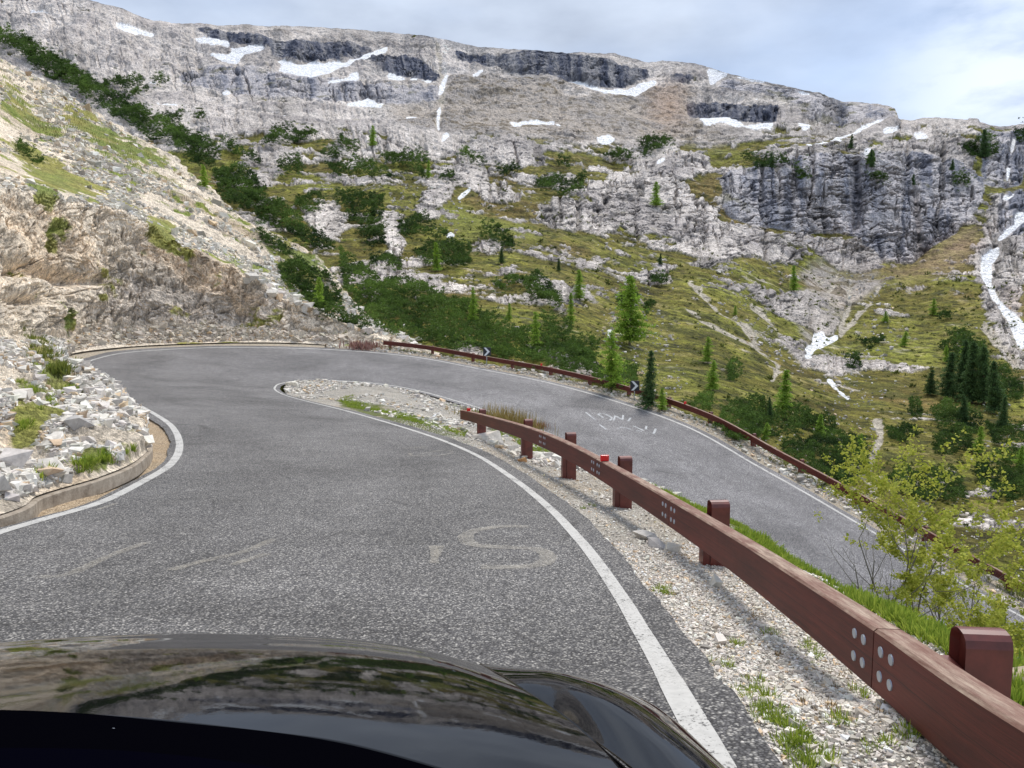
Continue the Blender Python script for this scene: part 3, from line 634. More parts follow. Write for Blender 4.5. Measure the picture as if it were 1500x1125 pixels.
pale_rock = [[(785, 300), (830, 275), (880, 255), (940, 250), (1000, 262), (1060, 310), (1020, 350), (960, 352), (900, 345), (830, 340), (790, 325)], [(960, 330), (1060, 325), (1180, 350), (1260, 355), (1300, 395), (1240, 412), (1195, 385), (1120, 385), (1050, 378), (980, 360)], [(680, 262), (740, 258), (770, 290), (760, 310), (700, 295)],
 [(540, 205), (610, 198), (620, 228), (560, 232)], [(650, 210), (760, 200), (810, 212), (800, 240), (700, 240), (650, 225)], [(630, 250), (680, 240), (720, 262), (640, 285)], [(930, 220), (1040, 215), (1060, 250), (960, 265), (870, 265)], [(1100, 215), (1250, 205), (1420, 205), (1440, 260), (1300, 235), (1130, 240)], [(260, 150), (370, 150), (350, 170), (265, 168)], [(600, 290), (655, 270), (670, 300), (620, 330)],
 [(690, 400), (760, 385), (770, 402), (710, 412)], [(830, 380), (890, 372), (905, 385), (840, 396)], [(930, 395), (1000, 390), (985, 425), (940, 420)], [(1080, 420), (1180, 430), (1240, 470), (1210, 500), (1150, 470), (1100, 440)], [(560, 300), (600, 320), (590, 380), (560, 360)], [(430, 300), (500, 290), (520, 340), (470, 350)], [(700, 355), (740, 350), (745, 372), (705, 375)], [(1450, 290), (1500, 290), (1500, 560), (1470, 520), (1440, 480), (1425, 400)], [(1000, 365), (1080, 380), (1060, 400), (1010, 392)],
 [(760, 360), (790, 358), (785, 375)], [(520, 400), (560, 395), (570, 440), (535, 450)]]
bright_g = [[(625, 303), (665, 296), (700, 312), (770, 330), (800, 355), (720, 345), (640, 318)], [(650, 340), (700, 345), (690, 360)]]
scree_p = [[(560, 125), (640, 125), (700, 110), (800, 122), (900, 140), (1000, 115), (1040, 125), (1010, 165), (1100, 190), (1080, 215), (960, 205), (860, 215), (740, 205), (640, 195), (560, 180)], [(640, 60), (760, 75), (900, 82), (960, 95), (900, 95), (660, 72)], [(130, 5), (250, 36), (500, 44), (640, 58), (660, 74), (560, 70), (400, 60), (280, 42), (150, 30)], [(1160, 390), (1260, 400), (1320, 405), (1290, 430), (1230, 470), (1190, 530), (1170, 520), (1180, 450)]]
trails = thick([(1005, 457), (1030, 475), (1060, 490), (1100, 505), (1140, 535)], 2.2)+thick([(1010, 415), (1050, 455), (1085, 480), (1115, 510), (1145, 522)], 2.5)+thick([(1100, 450), (1130, 480), (1145, 500)], 2)+thick([(1140, 535), (1135, 552), (1128, 562)], 3)+thick([(1160, 540), (1200, 555), (1260, 570)], 1.5)+thick([(1245, 420), (1245, 450), (1230, 480)], 4)+thick([(1290, 420), (1270, 450), (1230, 490)], 3)+thick([(1285, 615), (1290, 640), (1278, 665), (1270, 690), (1285, 720)], 7)+thick([(1230, 395), (1215, 430), (1190, 410)], 2)+thick([(1440, 480), (1470, 510), (1490, 540)], 5)+thick([(1455, 430), (1500, 520)], 3)+thick([(640, 62), (650, 130), (640, 190)], 3)
ms = samp(raster(snow_p, 2), PXX, PY); mdc = samp(raster(shade_cliff, 3), PXX, PY); mgc = samp(raster(grey_cliff, 6), PXX, PY)
mpr = samp(raster(pale_rock, 10), PXX, PY); mbg = samp(raster(bright_g, 8), PXX, PY); msc = samp(raster(scree_p, 22), PXX, PY); mtr = samp(raster(trails, 2), PXX, PY)
# ---- relief
n_big = fbm(GB, 90, 8, .55, pix, seed=2); n_mid = fbm(GB, 24, 7, .6, pix, seed=4); n_small = fbm(GB, 7, 6, .62, pix, seed=7)
# columns running down the fall line, for cliffs and karren
QX = np.stack([GB[..., 0], GB[..., 1]*.25, GB[..., 2]*.22], -1)
flute = fbm(QX, 26, 7, .62, pix, seed=11, ridged=True)
strat = fbm(GB, 16, 6, .6, pix, seed=13, sc=(.18, .18, 1.4), ridged=True)
rockn = fbm(GB, 30, 7, .66, pix, seed=17)
base_rock = np.interp(PY, [120, 190, 215, 280, 420, 520], [.95, .85, .50, .42, .36, .28])
base_rock = base_rock*np.interp(PXX, [-600, 560, 900, 1500], [1, 1, 1, .9])
rockm = np.clip(np.maximum(base_rock, np.maximum(mpr*.95, np.maximum(mgc, mdc))), 0, 1)
tband = fbm(np.stack([PXX*.35, PY*1.25, 0*PY], -1), 34, 4, .6, None, seed=41, ridged=True)
rsel = sstep(.50, .58, rockm+rockn*.65+n_small*.45-.30*tband+.13)
crag = np.maximum(np.maximum(mdc, mgc), mpr*.8)
am = D/100.0
gull = -np.exp(-((PXX-1252)/7.0)**2)*sstep(225, 250, PY)*(1-sstep(330, 350, PY))*1.0-np.exp(-((PXX-1340-(PY-300)*.12)/5.0)**2)*sstep(265, 285, PY)*(1-sstep(380, 395, PY))*.7-np.exp(-((PXX-1158)/5.0)**2)*sstep(250, 270, PY)*(1-sstep(300, 330, PY))*.5
PL = lambda lam, st, o, gn, sd, rd=True: fbm(np.stack([PXX+9*n_mid, PY/st+6*n_mid, 0*PY+sd], -1), lam, o, gn, None, seed=sd, ridged=rd)
kar1 = PL(44, 3.0, 5, .62, 3); kar2 = PL(11, 3.6, 4, .65, 8); kar3 = PL(13, 7.0, 4, .6, 15, False); led = PL(40, .22, 4, .55, 19); kmod = PL(70, 1.2, 3, .6, 66, False)
soft = 1-.65*np.clip(msc*1.3+sstep(215, 150, PY) if False else np.clip(msc*1.3+.8*sstep(0, 1, (230-PY)/60)*(1-np.maximum(mdc, mgc)), 0, 1), 0, 1)
crack = np.maximum(sstep(.50, .78, kar1), .8*sstep(.48, .76, kar2)*sstep(-.25, .25, kmod))*soft; lcr = np.maximum(sstep(.50, .78, led), .7*sstep(.5, .8, PL(16, .22, 3, .6, 47))*sstep(-.2, .3, -kmod))*soft
fineR = fbm(GB, 5, 5, .75, pix, seed=19, ridged=True); fineQ = fbm(QX, 9, 6, .75, pix, seed=20, ridged=True); QC = np.stack([GB[..., 0], GB[..., 1]*.2, GB[..., 2]*.07], -1); colm = fbm(QC, 16, 6, .7, pix, seed=21, ridged=True); col2 = fbm(QC, 9, 5, .7, pix, seed=26)
disp = am*(n_big*1.6+n_mid*.75+n_small*.30*(1-rsel))+rsel*am*(.22+.20*fineR-.42*crack-.35*lcr+.15*n_small)
dispc = crag*am*(flute*.5+.3-kar1*.28-.42*crack-.42*lcr)+mdc*am*(kar3*1.3)+gull*am*3.0
disp -= mtr*am*.25
disp *= sstep(0, .06, s)[None, :]; dispc = dispc*(1-.5*sstep(.9, 1.0, s)[None, :])*(1-.9*np.clip(ms*2, 0, 1)); disp = disp*(1-.75*np.clip(ms*2, 0, 1))
edge_f = 1-.75*sstep(.965, 1.0, s)[None, :]
hz = -GB.copy(); hz[..., 2] = 0; hz /= np.linalg.norm(hz, axis=-1, keepdims=True)
GB2 = GB+NB*(disp*edge_f)[..., None]+hz*dispc[..., None]
# ---- colour
one = np.ones(GB.shape)
g1 = lerp(np.array([.165, .140, .036]), np.array([.215, .220, .046]), sstep(-.4, .5, n_mid+.4*n_small)[..., None])
g1 = lerp(g1, np.array([.175, .108, .058]), (.6*sstep(.10, .5, fbm(GB, 45, 6, .6, pix, seed=23)+.4*n_small))[..., None])
g1 = lerp(g1, np.array([.090, .098, .026]), (.65*sstep(.08, .4, fbm(GB, 9, 6, .65, pix, seed=24)))[..., None])
ter = fbm(GB, 3.4, 4, .6, pix, seed=25, sc=(.45, .45, 2.2), ridged=True)
spk = fbm(GB, 2.6, 4, .7, pix, seed=28)
g1 = lerp(g1, one*np.array([.060, .062, .022]), (.85*sstep(.06, .32, spk+.3*n_small))[..., None]); g1 = lerp(g1, one*np.array([.30, .25, .13]), (.6*sstep(.15, .45, -spk))[..., None])
g1 = g1*np.array([.80, .86, .62])*(1+.9*ter+.8*n_small)[..., None]*np.array([.95, .90, 1.0])
g1 = lerp(g1, one*np.array([.23, .25, .05]), (mbg*.85)[..., None])
rc = lerp(one*np.array([.60, .545, .50]), one*np.array([.37, .335, .32]), sstep(-.25, .5, n_mid+.6*n_small)[..., None])
rc = rc*np.clip(1.10-.58*crack-.45*lcr-.15*sstep(.0, .5, -fineR)+.30*n_small+.35*kar3+.25*kmod, .25, 1.5)[..., None]
sc = lerp(one*np.array([.47, .41, .355]), one*np.array([.37, .335, .31]), sstep(-.3, .4, n_mid)[..., None])
shr = sstep(.10, .24, fbm(GB, 5.5, 3, .55, pix, seed=27)+.25*n_mid)*(.6+.4*sstep(-.3, .3, n_big)) # dark tussocks on the scree
sc = lerp(sc, one*np.array([.16, .125, .075]), (.8*shr)[..., None])
dcol = lerp(one*np.array([.26, .255, .27]), one*np.array([.10, .11, .15]), sstep(-.30, .30, (PL(10, 9.0, 4, .65, 33, False))*1.5+.12)[..., None])*(1+.5*n_small-.5*lcr)[..., None]  # shade on the upper cliffs painted into their colour as dark blue-grey
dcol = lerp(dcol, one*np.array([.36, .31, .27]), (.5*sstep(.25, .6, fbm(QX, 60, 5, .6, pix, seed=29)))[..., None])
gcol = lerp(one*np.array([.47, .44, .44]), one*np.array([.22, .225, .265]), sstep(-.35, .45, n_mid*.5-flute*.3+kar3*1.3)[..., None])*np.clip(1.12+.35*n_small-.5*crack-.45*lcr, .25, 1.6)[..., None]  # bluish shade of the cliff faces put into the grey rock colour
c = lerp(g1, rc, rsel[..., None])
c = lerp(c, sc, (sstep(.4, .7, msc+n_mid*.4)*(1-crag))[..., None])
c = lerp(c, gcol, sstep(.42, .56, mgc+n_small*.35+n_mid*.15)[..., None])
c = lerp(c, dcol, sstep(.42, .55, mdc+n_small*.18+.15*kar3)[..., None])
c = lerp(c, one*np.array([.50, .45, .38]), (.9*sstep(.36, .62, mtr+n_small*.9+n_mid*.3))[..., None])
ledge = sstep(.28, .42, fbm(GB, 20, 6, .6, pix, seed=37)+.25*n_small)*mgc*sstep(0, 40, 330-PY)
c = lerp(c, one*np.array([.15, .14, .06]), (.7*ledge)[..., None])
c = lerp(c, one*np.array([.50, .34, .24]), (.6*samp(raster([[(1280, 395), (1330, 400), (1400, 350), (1440, 330), (1430, 380), (1380, 400), (1310, 415)], [(1225, 340), (1245, 342), (1250, 352), (1220, 352)], [(1470, 440), (1500, 430), (1500, 470)], [(960, 120), (1010, 130), (1000, 180), (950, 170)]], 14), PXX, PY))[..., None])
snow = sstep(.44, .50, ms+n_small*.18+.20*fbm(np.stack([PXX/9, PY/5, 0*PY], -1), 1.0, 3, .6, None, seed=55))
c = lerp(np.clip(c, .012, .8), one*np.array([.84, .85, .88])*(1+.12*n_small)[..., None], snow[..., None])
c = np.clip(c, .012, .88)
# the far side behind the skyline
last = GB2[:, -1]; back = [last]
for k, (dy, dz) in enumerate([(15, 1), (40, -1), (90, -8), (180, -40), (320, -130), (500, -260)]):
    q = last.copy(); sc_ = 1+dy/last[:, 1]; q[:, 0] *= sc_; q[:, 1] *= sc_; q[:, 2] += dz; back.append(q)
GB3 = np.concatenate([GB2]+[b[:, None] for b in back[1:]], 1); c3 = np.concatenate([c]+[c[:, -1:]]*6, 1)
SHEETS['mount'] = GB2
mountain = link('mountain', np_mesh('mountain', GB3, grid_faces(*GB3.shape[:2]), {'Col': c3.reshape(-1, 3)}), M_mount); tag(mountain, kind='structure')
# wide ground under and beyond everything
M_far = mat('far_ground', (.16, .15, .07), .95); t_ = NT(M_far); t_.color(t_.mix(t_.noise(.02, 8, .6), (.10, .11, .04), (.34, .31, .26)))
a_ = np.linspace(-4000, 4000, 41); gx, gy = np.meshgrid(a_, a_, indexing='ij')
gz = -30+fbm(np.stack([gx, gy, 0*gx], -1), 900, 4)*30-0*gx
rr = np.hypot(gx, gy-300); gz = np.where(rr < 900, np.minimum(gz, -34), gz)
g = link('ground', np_mesh('ground', np.stack([gx, gy, gz], -1), grid_faces(41, 41), smooth=True), M_far); tag(g, kind='structure')
# ---------------------------------------------------------------- placing things on the ground
def coarse(Gx, su, sv):
    g = Gx[::su, ::sv]; return bvh_of(g)
BV = {'mount': coarse(SHEETS['mount'], 3, 3), 'hill': coarse(SHEETS['hill'], 3, 3), 'island': coarse(SHEETS['island'], 2, 2), 'outer': coarse(SHEETS['outer'], 2, 2), 'road': bvh_road}
O0 = Vector((0, 0, 0))
def hit(px, py, which=None):
    d = ray(px, py); best = None
    for k, b in BV.items():
        if which and k not in which: continue
        h = b.ray_cast(O0, d)
        if h[0] is not None and (best is None or h[3] < best[1]): best = (h[0], h[3], k)
    return best
def down(x, y, which, z0=200):
    h = BV[which].ray_cast(Vector((x, y, z0)), Vector((0, 0, -1)))
    return h[0].z if h[0] is not None else None
def foliage_mat(name, k=1.0, trans=.25):
    m = mat(name, rough=.75, spec=.25); t = NT(m)
    c = t.mix(1.0, t.attr('Col'), (k, k, k), 'MULTIPLY'); t.color(c)
    tr = t.node('ShaderNodeBsdfTranslucent'); t.l.new(c, tr.inputs[0]); ms_ = t.node('ShaderNodeMixShader'); ms_.inputs[0].default_value = trans
    out = [n for n in t.n if n.type == 'OUTPUT_MATERIAL'][0]
    t.l.new(t.b.outputs[0], ms_.inputs[1]); t.l.new(tr.outputs[0], ms_.inputs[2]); t.l.new(ms_.outputs[0], out.inputs[0])
    return m
M_fol = foliage_mat('needles'); M_leaf = foliage_mat('leaves', 1.0, .4); M_grass = foliage_mat('grass_blades', 1.0, .3)
M_bark = mat('bark', (.16, .13, .10), .95); t_ = NT(M_bark); t_.color(t_.mix(t_.noise(14, 6, .7), (.08, .065, .05), (.24, .21, .17)))
def sphere_dirs(n, zmin=-.2):
    z = rng.uniform(zmin, 1, n); a = rng.uniform(0, 2*np.pi, n); r = np.sqrt(1-z*z)
    return np.stack([r*np.cos(a), r*np.sin(a), z], -1)
def tufts_mesh(name, C, S, cols, nl=22, wid=.16, zmin=-.25, up=.25):
    """C centres (n,3), S sizes (n,), cols (n,3): clusters of pointed needle shoots"""
    n = len(C); d = sphere_dirs(n*nl, zmin).reshape(n, nl, 3); d[..., 2] += up; d /= np.linalg.norm(d, axis=-1, keepdims=True)
    L = (S[:, None]*rng.uniform(.55, 1.1, (n, nl)))[..., None]
    side = np.cross(d, sphere_dirs(n*nl, -1).reshape(n, nl, 3)); side /= np.maximum(np.linalg.norm(side, axis=-1, keepdims=True), 1e-6)
    b = C[:, None]+d*L*.15; w = side*L*wid
    tip = C[:, None]+d*L; mid = C[:, None]+d*L*.55
    V = np.stack([b, mid+w, tip, mid-w], 2).reshape(-1, 3)
    f = np.arange(n*nl*4).reshape(-1, 4)
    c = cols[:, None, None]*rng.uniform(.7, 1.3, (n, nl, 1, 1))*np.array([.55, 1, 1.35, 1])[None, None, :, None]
    return np_mesh(name, V, f, {'Col': np.broadcast_to(c, (n, nl, 4, 3)).reshape(-1, 3)})
G_DARK, G_MID = np.array([.022, .050, .012]), np.array([.13, .215, .04])
def in_poly(poly, n):
    p = np.array(poly, float); lo = p.min(0); hi = p.max(0); out = []
    while len(out) < n:
        q = rng.uniform(lo, hi, (max(n, 40)*2, 2)); ins = np.zeros(len(q), bool)
        for i in range(len(p)):
            (xa, ya), (xb, yb) = p[i], p[i-1]
            if ya == yb: continue
            ins ^= ((ya > q[:, 1]) != (yb > q[:, 1])) & (q[:, 0] < (xb-xa)*(q[:, 1]-ya)/(yb-ya)+xa)
        out += list(q[ins])
    return np.array(out[:n])
def area(poly):
    p = np.array(poly, float); return .5*abs(np.sum(p[:, 0]*np.roll(p[:, 1], -1)-np.roll(p[:, 0], -1)*p[:, 1]))
def pine_patch(poly, label, which=None, stuff=False, green=0.0, dense=False, name='dwarf_pine', spx=5.0, group='dwarf pines on the slopes'):
    n = int(area(poly)/(spx*spx*(.145 if dense else .20)))+18
    pts = in_poly(poly, n); C = []; S = []; K = []
    w_ = np.stack([pts[:, 0], pts[:, 1], 0*pts[:, 0]], -1); pts = pts+np.stack([fbm(w_, 22, 3, seed=5), .7*fbm(w_, 22, 3, seed=9)], -1)*11+rng.normal(0, 1, pts.shape)*np.where(rng.random((n, 1)) < .16, 6.0, .8)
    ctr = np.array(poly, float).mean(0)
    for x, y in pts:
        h = hit(x, y+1.5, which)
        if h is None: continue
        Dd = h[0].y; s_ = np.clip(spx*Dd/F, .16, 4.5)*rng.uniform(.75, 1.3)
        mound = rng.random()
        mh = max(0.0, .55+.9*float(fbm(np.array([x, y*1.6, 0.0]), 24, 3, seed=2)))*min(1.0, .35+.65*rng.random())
        mound = .35*mound+.65*min(mh, 1.2)
        C.append((h[0].x, h[0].y, h[0].z+s_*.15+mh*.018*Dd)); S.append(s_); K.append(mound)
    if not C: return None
    C = np.array(C); S = np.array(S); K = np.array(K)[:, None]
    clump = fbm(C, 22*np.median(S), 3, .6, seed=3)[:, None]
    cols = lerp(G_DARK, G_MID, np.clip(-.02+.85*K+clump*.7+green, 0, 1.4))  # lit tops and dark undersides of the mounds painted in by height
    org = C.mean(0); org[2] = C[:, 2].min()
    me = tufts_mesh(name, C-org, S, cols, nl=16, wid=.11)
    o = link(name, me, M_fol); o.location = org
    tag(o, label, 'shrub'); 
    if stuff: o['kind'] = 'stuff'; 
    else: o['group'] = group
    return o
DP = [
 ([(0, 48), (45, 68), (95, 90), (150, 130), (200, 163), (240, 180), (300, 205), (312, 213), (290, 222), (250, 212), (215, 200), (160, 168), (110, 140), (60, 108), (25, 80), (0, 68)], 'long dark green band of dwarf pine running down the left skyline of the near slope', 1),
 ([(240, 203), (300, 213), (322, 235), (302, 246), (270, 232)], 'dark pine thicket at the lower end of the long green band', 0),
 ([(318, 208), (350, 220), (382, 238), (374, 242), (335, 224)], 'thin dark strip of dwarf pine slanting down right of the long band', 0),
 ([(148, 122), (190, 121), (216, 130), (212, 137), (180, 133), (150, 128)], 'flat dark pine patch on the grey shelf, upper left', 0),
 ([(223, 121), (246, 123), (242, 128), (225, 127)], 'tiny dark pine patch just right of the flat one on the grey shelf', 0),
 ([(180, 140), (205, 142), (209, 149), (186, 148)], 'small dark pine patch below the flat one on the grey shelf', 0),
 ([(240, 171), (264, 177), (267, 187), (244, 182)], 'small dark pine clump above the foot of the long band', 0),
 ([(286, 175), (306, 179), (298, 187)], 'tiny dark pine clump on olive turf beside a snow fleck', 0),
 ([(380, 213), (400, 200), (430, 193), (466, 198), (462, 208), (430, 214), (400, 217)], 'wide dark pine patch on the brown turf, topmost of the middle left', 0),
 ([(400, 248), (420, 241), (445, 247), (450, 258), (420, 260)], 'round dark pine clump above the long diagonal thicket', 0),
 ([(312, 252), (345, 245), (370, 262), (400, 300), (430, 320), (470, 350), (490, 368), (470, 372), (430, 348), (390, 328), (350, 312), (325, 296)], 'long diagonal thicket of dwarf pine behind the crest of the rocky slope', 1),
 ([(470, 246), (505, 241), (540, 241), (560, 254), (582, 262), (550, 260), (500, 257), (485, 252)], 'low wide pine patch in the middle of the olive hillside', 0),
 ([(553, 236), (590, 231), (622, 233), (631, 245), (600, 250), (570, 247)], 'dark pine patch on the pale outcrop, centre left', 0),
 ([(590, 252), (618, 252), (626, 262), (604, 260)], 'small pine patch just below the one on the pale outcrop', 0),
 ([(498, 200), (508, 204), (528, 221), (522, 229), (500, 216)], 'dark slanting pine clump beside the small larch high up', 0),
 ([(674, 236), (705, 236), (710, 246), (680, 245)], 'small dark pine cushion right of centre left outcrops', 0),
 ([(722, 251), (755, 247), (763, 256), (730, 259)], 'small dark pine cushion above the big pale outcrop', 0),
 ([(775, 272), (800, 265), (820, 262), (856, 262), (858, 279), (820, 285), (790, 284)], 'broad dark pine patch capping the pale outcrop in the middle', 0),
 ([(880, 232), (920, 229), (929, 238), (900, 241)], 'flat pine patch left of the twin clump below the scree', 0),
 ([(930, 216), (960, 205), (992, 206), (975, 224), (940, 231)], 'twin dark pine clump right below the great scree fan', 0),
 ([(815, 243), (836, 242), (834, 250), (818, 249)], 'tiny pine cushion above the broad pine patch', 0),
 ([(500, 287), (530, 285), (560, 300), (568, 360), (536, 360), (512, 320), (492, 298)], 'tall dark pine thicket left of the light bare gully', 0),
 ([(430, 290), (470, 289), (477, 304), (446, 312), (430, 302)], 'dark pine clump between the diagonal thicket and the bare gully', 0),
 ([(583, 326), (600, 320), (618, 322), (650, 345), (652, 353), (610, 350), (585, 346)], 'dark pine clump beside the snow flecks on the bare gully', 0),
 ([(705, 341), (730, 335), (751, 354), (750, 365), (722, 360), (705, 351)], 'dark pine clump at the right end of the bright green meadow', 0),
 ([(541, 373), (575, 372), (577, 384), (546, 385)], 'small round pine bush above the roadside thicket', 0),
 ([(560, 388), (580, 387), (589, 401), (575, 405)], 'small round pine bush, second above the roadside thicket', 0),
 ([(765, 416), (790, 406), (815, 430), (817, 456), (790, 449), (765, 433)], 'big dark pine bush on the open turf above the road, in the middle', 0),
 ([(608, 372), (625, 362), (660, 360), (692, 368), (690, 390), (660, 393), (620, 392)], 'pine thicket around the bright larch in the left middle', 0),
 ([(500, 378), (530, 385), (560, 412), (600, 415), (640, 435), (700, 458), (740, 480), (790, 492), (830, 500), (870, 515), (885, 548), (830, 550), (760, 530), (680, 512), (600, 500), (556, 486), (535, 470), (518, 440), (502, 410)], 'broad dwarf pine thicket right behind the guardrail at the bend', 1),
 ([(408, 396), (440, 384), (470, 408), (500, 428), (495, 458), (460, 448), (430, 430), (412, 412)], 'dark pines among white rocks above the rock cut', 0),
 ([(455, 455), (480, 448), (520, 465), (548, 482), (520, 480), (480, 470)], 'low pine scrub between white boulders at the end of the cut', 0),
 ([(735, 414), (752, 414), (757, 424), (740, 427)], 'tiny pine cushion left of the big dark bush', 0),
 ([(718, 424), (732, 424), (735, 432), (722, 433)], 'tiniest pine cushion left of the big dark bush', 0),
 ([(792, 470), (830, 478), (838, 496), (802, 496)], 'pine clump on the turf between two larches', 0),
 ([(832, 505), (862, 498), (880, 512), (876, 535), (845, 530)], 'dark pine bush left of the tall yellow green larch', 0),
 ([(900, 440), (922, 438), (936, 446), (920, 456), (905, 452)], 'pine cushion at the foot of the large larch', 0),
 ([(953, 408), (975, 407), (977, 418), (955, 419)], 'small pine cushion on pale rock right of the large larch', 0),
 ([(940, 444), (958, 447), (955, 458), (941, 457)], 'small pine clump on turf right of the large larch', 0),
 ([(1058, 545), (1072, 535), (1090, 542), (1082, 556), (1066, 556)], 'lone dark pine bush beside the light green larch pair', 0),
 ([(1070, 592), (1100, 588), (1130, 596), (1142, 610), (1142, 634), (1110, 642), (1080, 622)], 'dark pine thicket left of the tall larch beyond the road', 0),
 ([(1142, 604), (1180, 606), (1194, 622), (1188, 640), (1150, 636)], 'dark pine thicket right of the tall larch beyond the road', 0),
 ([(1140, 655), (1180, 647), (1220, 640), (1262, 645), (1272, 664), (1265, 700), (1235, 722), (1200, 702), (1160, 682)], 'large shaded pine thicket behind the lower guardrail', 1),
 ([(1000, 590), (1030, 586), (1050, 594), (1042, 608), (1010, 604)], 'small pine thicket behind the red reflector of the outer rail', 0),
 ([(905, 545), (935, 540), (935, 570), (905, 566)], 'pine scrub between yellow green larch and black spruce', 0),
 ([(1360, 602), (1400, 600), (1432, 618), (1440, 640), (1400, 640), (1370, 632)], 'pine thicket under the dark spruce group', 0),
 ([(1442, 622), (1480, 628), (1500, 640), (1498, 656), (1455, 652)], 'dark pine thicket at the right edge below the spruces', 0),
 ([(1368, 645), (1410, 640), (1432, 664), (1395, 672), (1370, 664)], 'pine thicket below the one under the spruce group', 0),
 ([(1298, 632), (1330, 624), (1348, 638), (1320, 650), (1300, 646)], 'pine clump right of the little bare watercourse', 0),
 ([(1425, 676), (1500, 670), (1515, 730), (1460, 735), (1430, 705)], 'dark shaded thicket behind the leafy alder on the right', 0),
 ([(1085, 235), (1100, 231), (1150, 240), (1156, 248), (1110, 249)], 'pine patch on the brow of the grey cliff', 0),
 ([(1158, 252), (1185, 257), (1182, 264), (1162, 261)], 'small pine clump on the cliff face right of the brow patch', 0),
 ([(1268, 230), (1284, 232), (1286, 246), (1270, 244)], 'small pine clump beside the dark cleft in the cliff', 0),
 ([(1274, 261), (1302, 265), (1298, 272), (1278, 270)], 'tiny pine patch hanging on the cliff right of the cleft', 0),
 ([(1390, 264), (1418, 268), (1418, 276), (1394, 273)], 'pine patch on the ledge at the right end of the cliff', 0),
 ([(1408, 214), (1440, 205), (1458, 212), (1455, 232), (1420, 230)], 'dark pine thicket on the rim under the summit ruins', 0),
 ([(1490, 192), (1512, 190), (1512, 206), (1490, 206)], 'dark pines on the rim at the right edge', 0),
 ([(1398, 497), (1420, 493), (1442, 506), (1430, 514), (1404, 508)], 'pine patch above the dark spruce group', 0),
 ([(1268, 500), (1290, 496), (1296, 506), (1275, 510)], 'faint pine patch on the open slope left of the spruces', 0),
 ([(1376, 464), (1392, 462), (1394, 470), (1380, 471)], 'tiny pine bush beside the highest larch on the right slope', 0),
 ([(700, 500), (735, 498), (760, 515), (740, 530), (710, 522)], 'pine scrub directly behind the first arrow sign', 0),
 ([(640, 505), (690, 505), (690, 520), (645, 515)], 'low pine scrub behind the rail left of the first arrow sign', 0),
 ([(868, 548), (905, 552), (905, 575), (870, 565)], 'pine scrub at the foot of the tall yellow green larch', 0),
 ([(1095, 605), (1060, 600), (1050, 625), (1085, 650), (1110, 640)], 'pine scrub touching the lower guardrail left of the tall bright larch', 0),
 ([(1180, 610), (1215, 615), (1225, 640), (1195, 645)], 'pine scrub beside the short rounded bright larch', 0),
 ([(1330, 600), (1352, 596), (1360, 612), (1338, 618)], 'small pine bush left of the thicket under the spruces', 0),
 ([(1230, 530), (1250, 527), (1256, 537), (1236, 541)], 'tiny pine bush near the lowest snow patch', 0),
 ([(1430, 540), (1470, 545), (1500, 570), (1490, 590), (1440, 585)], 'pine thicket behind the rightmost spruce of the dark group', 0),
 ([(1376, 510), (1400, 500), (1440, 510), (1452, 540), (1400, 540)], 'pine thicket behind the tops of the dark spruce group', 0),
 ([(1290, 700), (1340, 690), (1400, 700), (1420, 740), (1340, 740)], 'shaded pine thicket behind the alder crowns', 0),
 ([(640, 262), (662, 260), (668, 268), (645, 270)], 'tiny pine cushion between two pale outcrops left of centre', 0),
 ([(462, 225), (490, 224), (498, 232), (470, 234)], 'tiny pine cushion below the wide patch on brown turf', 0),
 ([(370, 335), (400, 345), (430, 372), (420, 382), (390, 360)], 'green scrub on the crest of the bright rocky slope', 0),
 ([(20, 207), (60, 232), (50, 240), (22, 220)], 'low green scrub on the near slope at the left edge', 0),
]
for poly, lab, stuff in DP:
    wh = ['mount', 'hill', 'outer']
    Cx = np.array(poly)[:, 0].mean(); Cy = np.array(poly)[:, 1].mean()
    pine_patch(poly, lab, wh, bool(stuff), green=.22 if (Cy > 380 and not (Cx > 1100)) else (-.05 if Cy > 640 else .02), spx=(4.2 if Cy > 300 else 3.2), dense=Cy > 370 or bool(stuff))

# ---------------------------------------------------------------- trees
def conifer_mesh(kind, seed, nw=None):
    rg = np.random.default_rng(seed); H = 1.0
    C = []; S = []; K = []
    larch = kind == 'larch'; ex = rg.uniform(.42, .85); wf = rg.uniform(.85, 1.15); gap = rg.uniform(0, 6.28)
    nw = nw or (24 if larch else 34)
    for k in range(nw):
        z = .08+.90*(k+rg.uniform(-.4, .4))/nw
        if larch: r = .23*min(1, (z+.05)/.25)**.5*(1-z)**ex*wf*rg.uniform(.45, 1.25)+.018
        else: r = .20*(1-z)**.62*rg.uniform(.8, 1.1)+.01
        nb = int(8+9*(1-z)) if larch else int(8+10*(1-z))
        for b in range(nb):
            a = rg.uniform(0, 2*np.pi)
            if larch and math.cos(a-gap-3*z) > .82 and rg.random() < .7: continue
            L = r*rg.uniform(.45, 1.15)*(1+.22*math.sin(a+seed+5*z)); dr = -.10 if larch else -.22
            m = max(2, int(L/.03))
            for j in range(m):
                f = (j+.6)/m
                C.append((math.cos(a)*L*f, math.sin(a)*L*f, z+dr*L*f*f+rg.uniform(-.008, .008)))
                S.append((.046 if larch else .040)*rg.uniform(.7, 1.25)); K.append(f)
    C = np.array(C); S = np.array(S); K = np.array(K)[:, None]
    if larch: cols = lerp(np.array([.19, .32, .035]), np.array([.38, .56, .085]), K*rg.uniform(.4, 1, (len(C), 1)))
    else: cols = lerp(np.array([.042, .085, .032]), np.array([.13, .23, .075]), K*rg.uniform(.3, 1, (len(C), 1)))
    return tufts_mesh('crown', C, S, cols, nl=9 if larch else 8, wid=.15 if larch else .17, zmin=-.6, up=-.05)
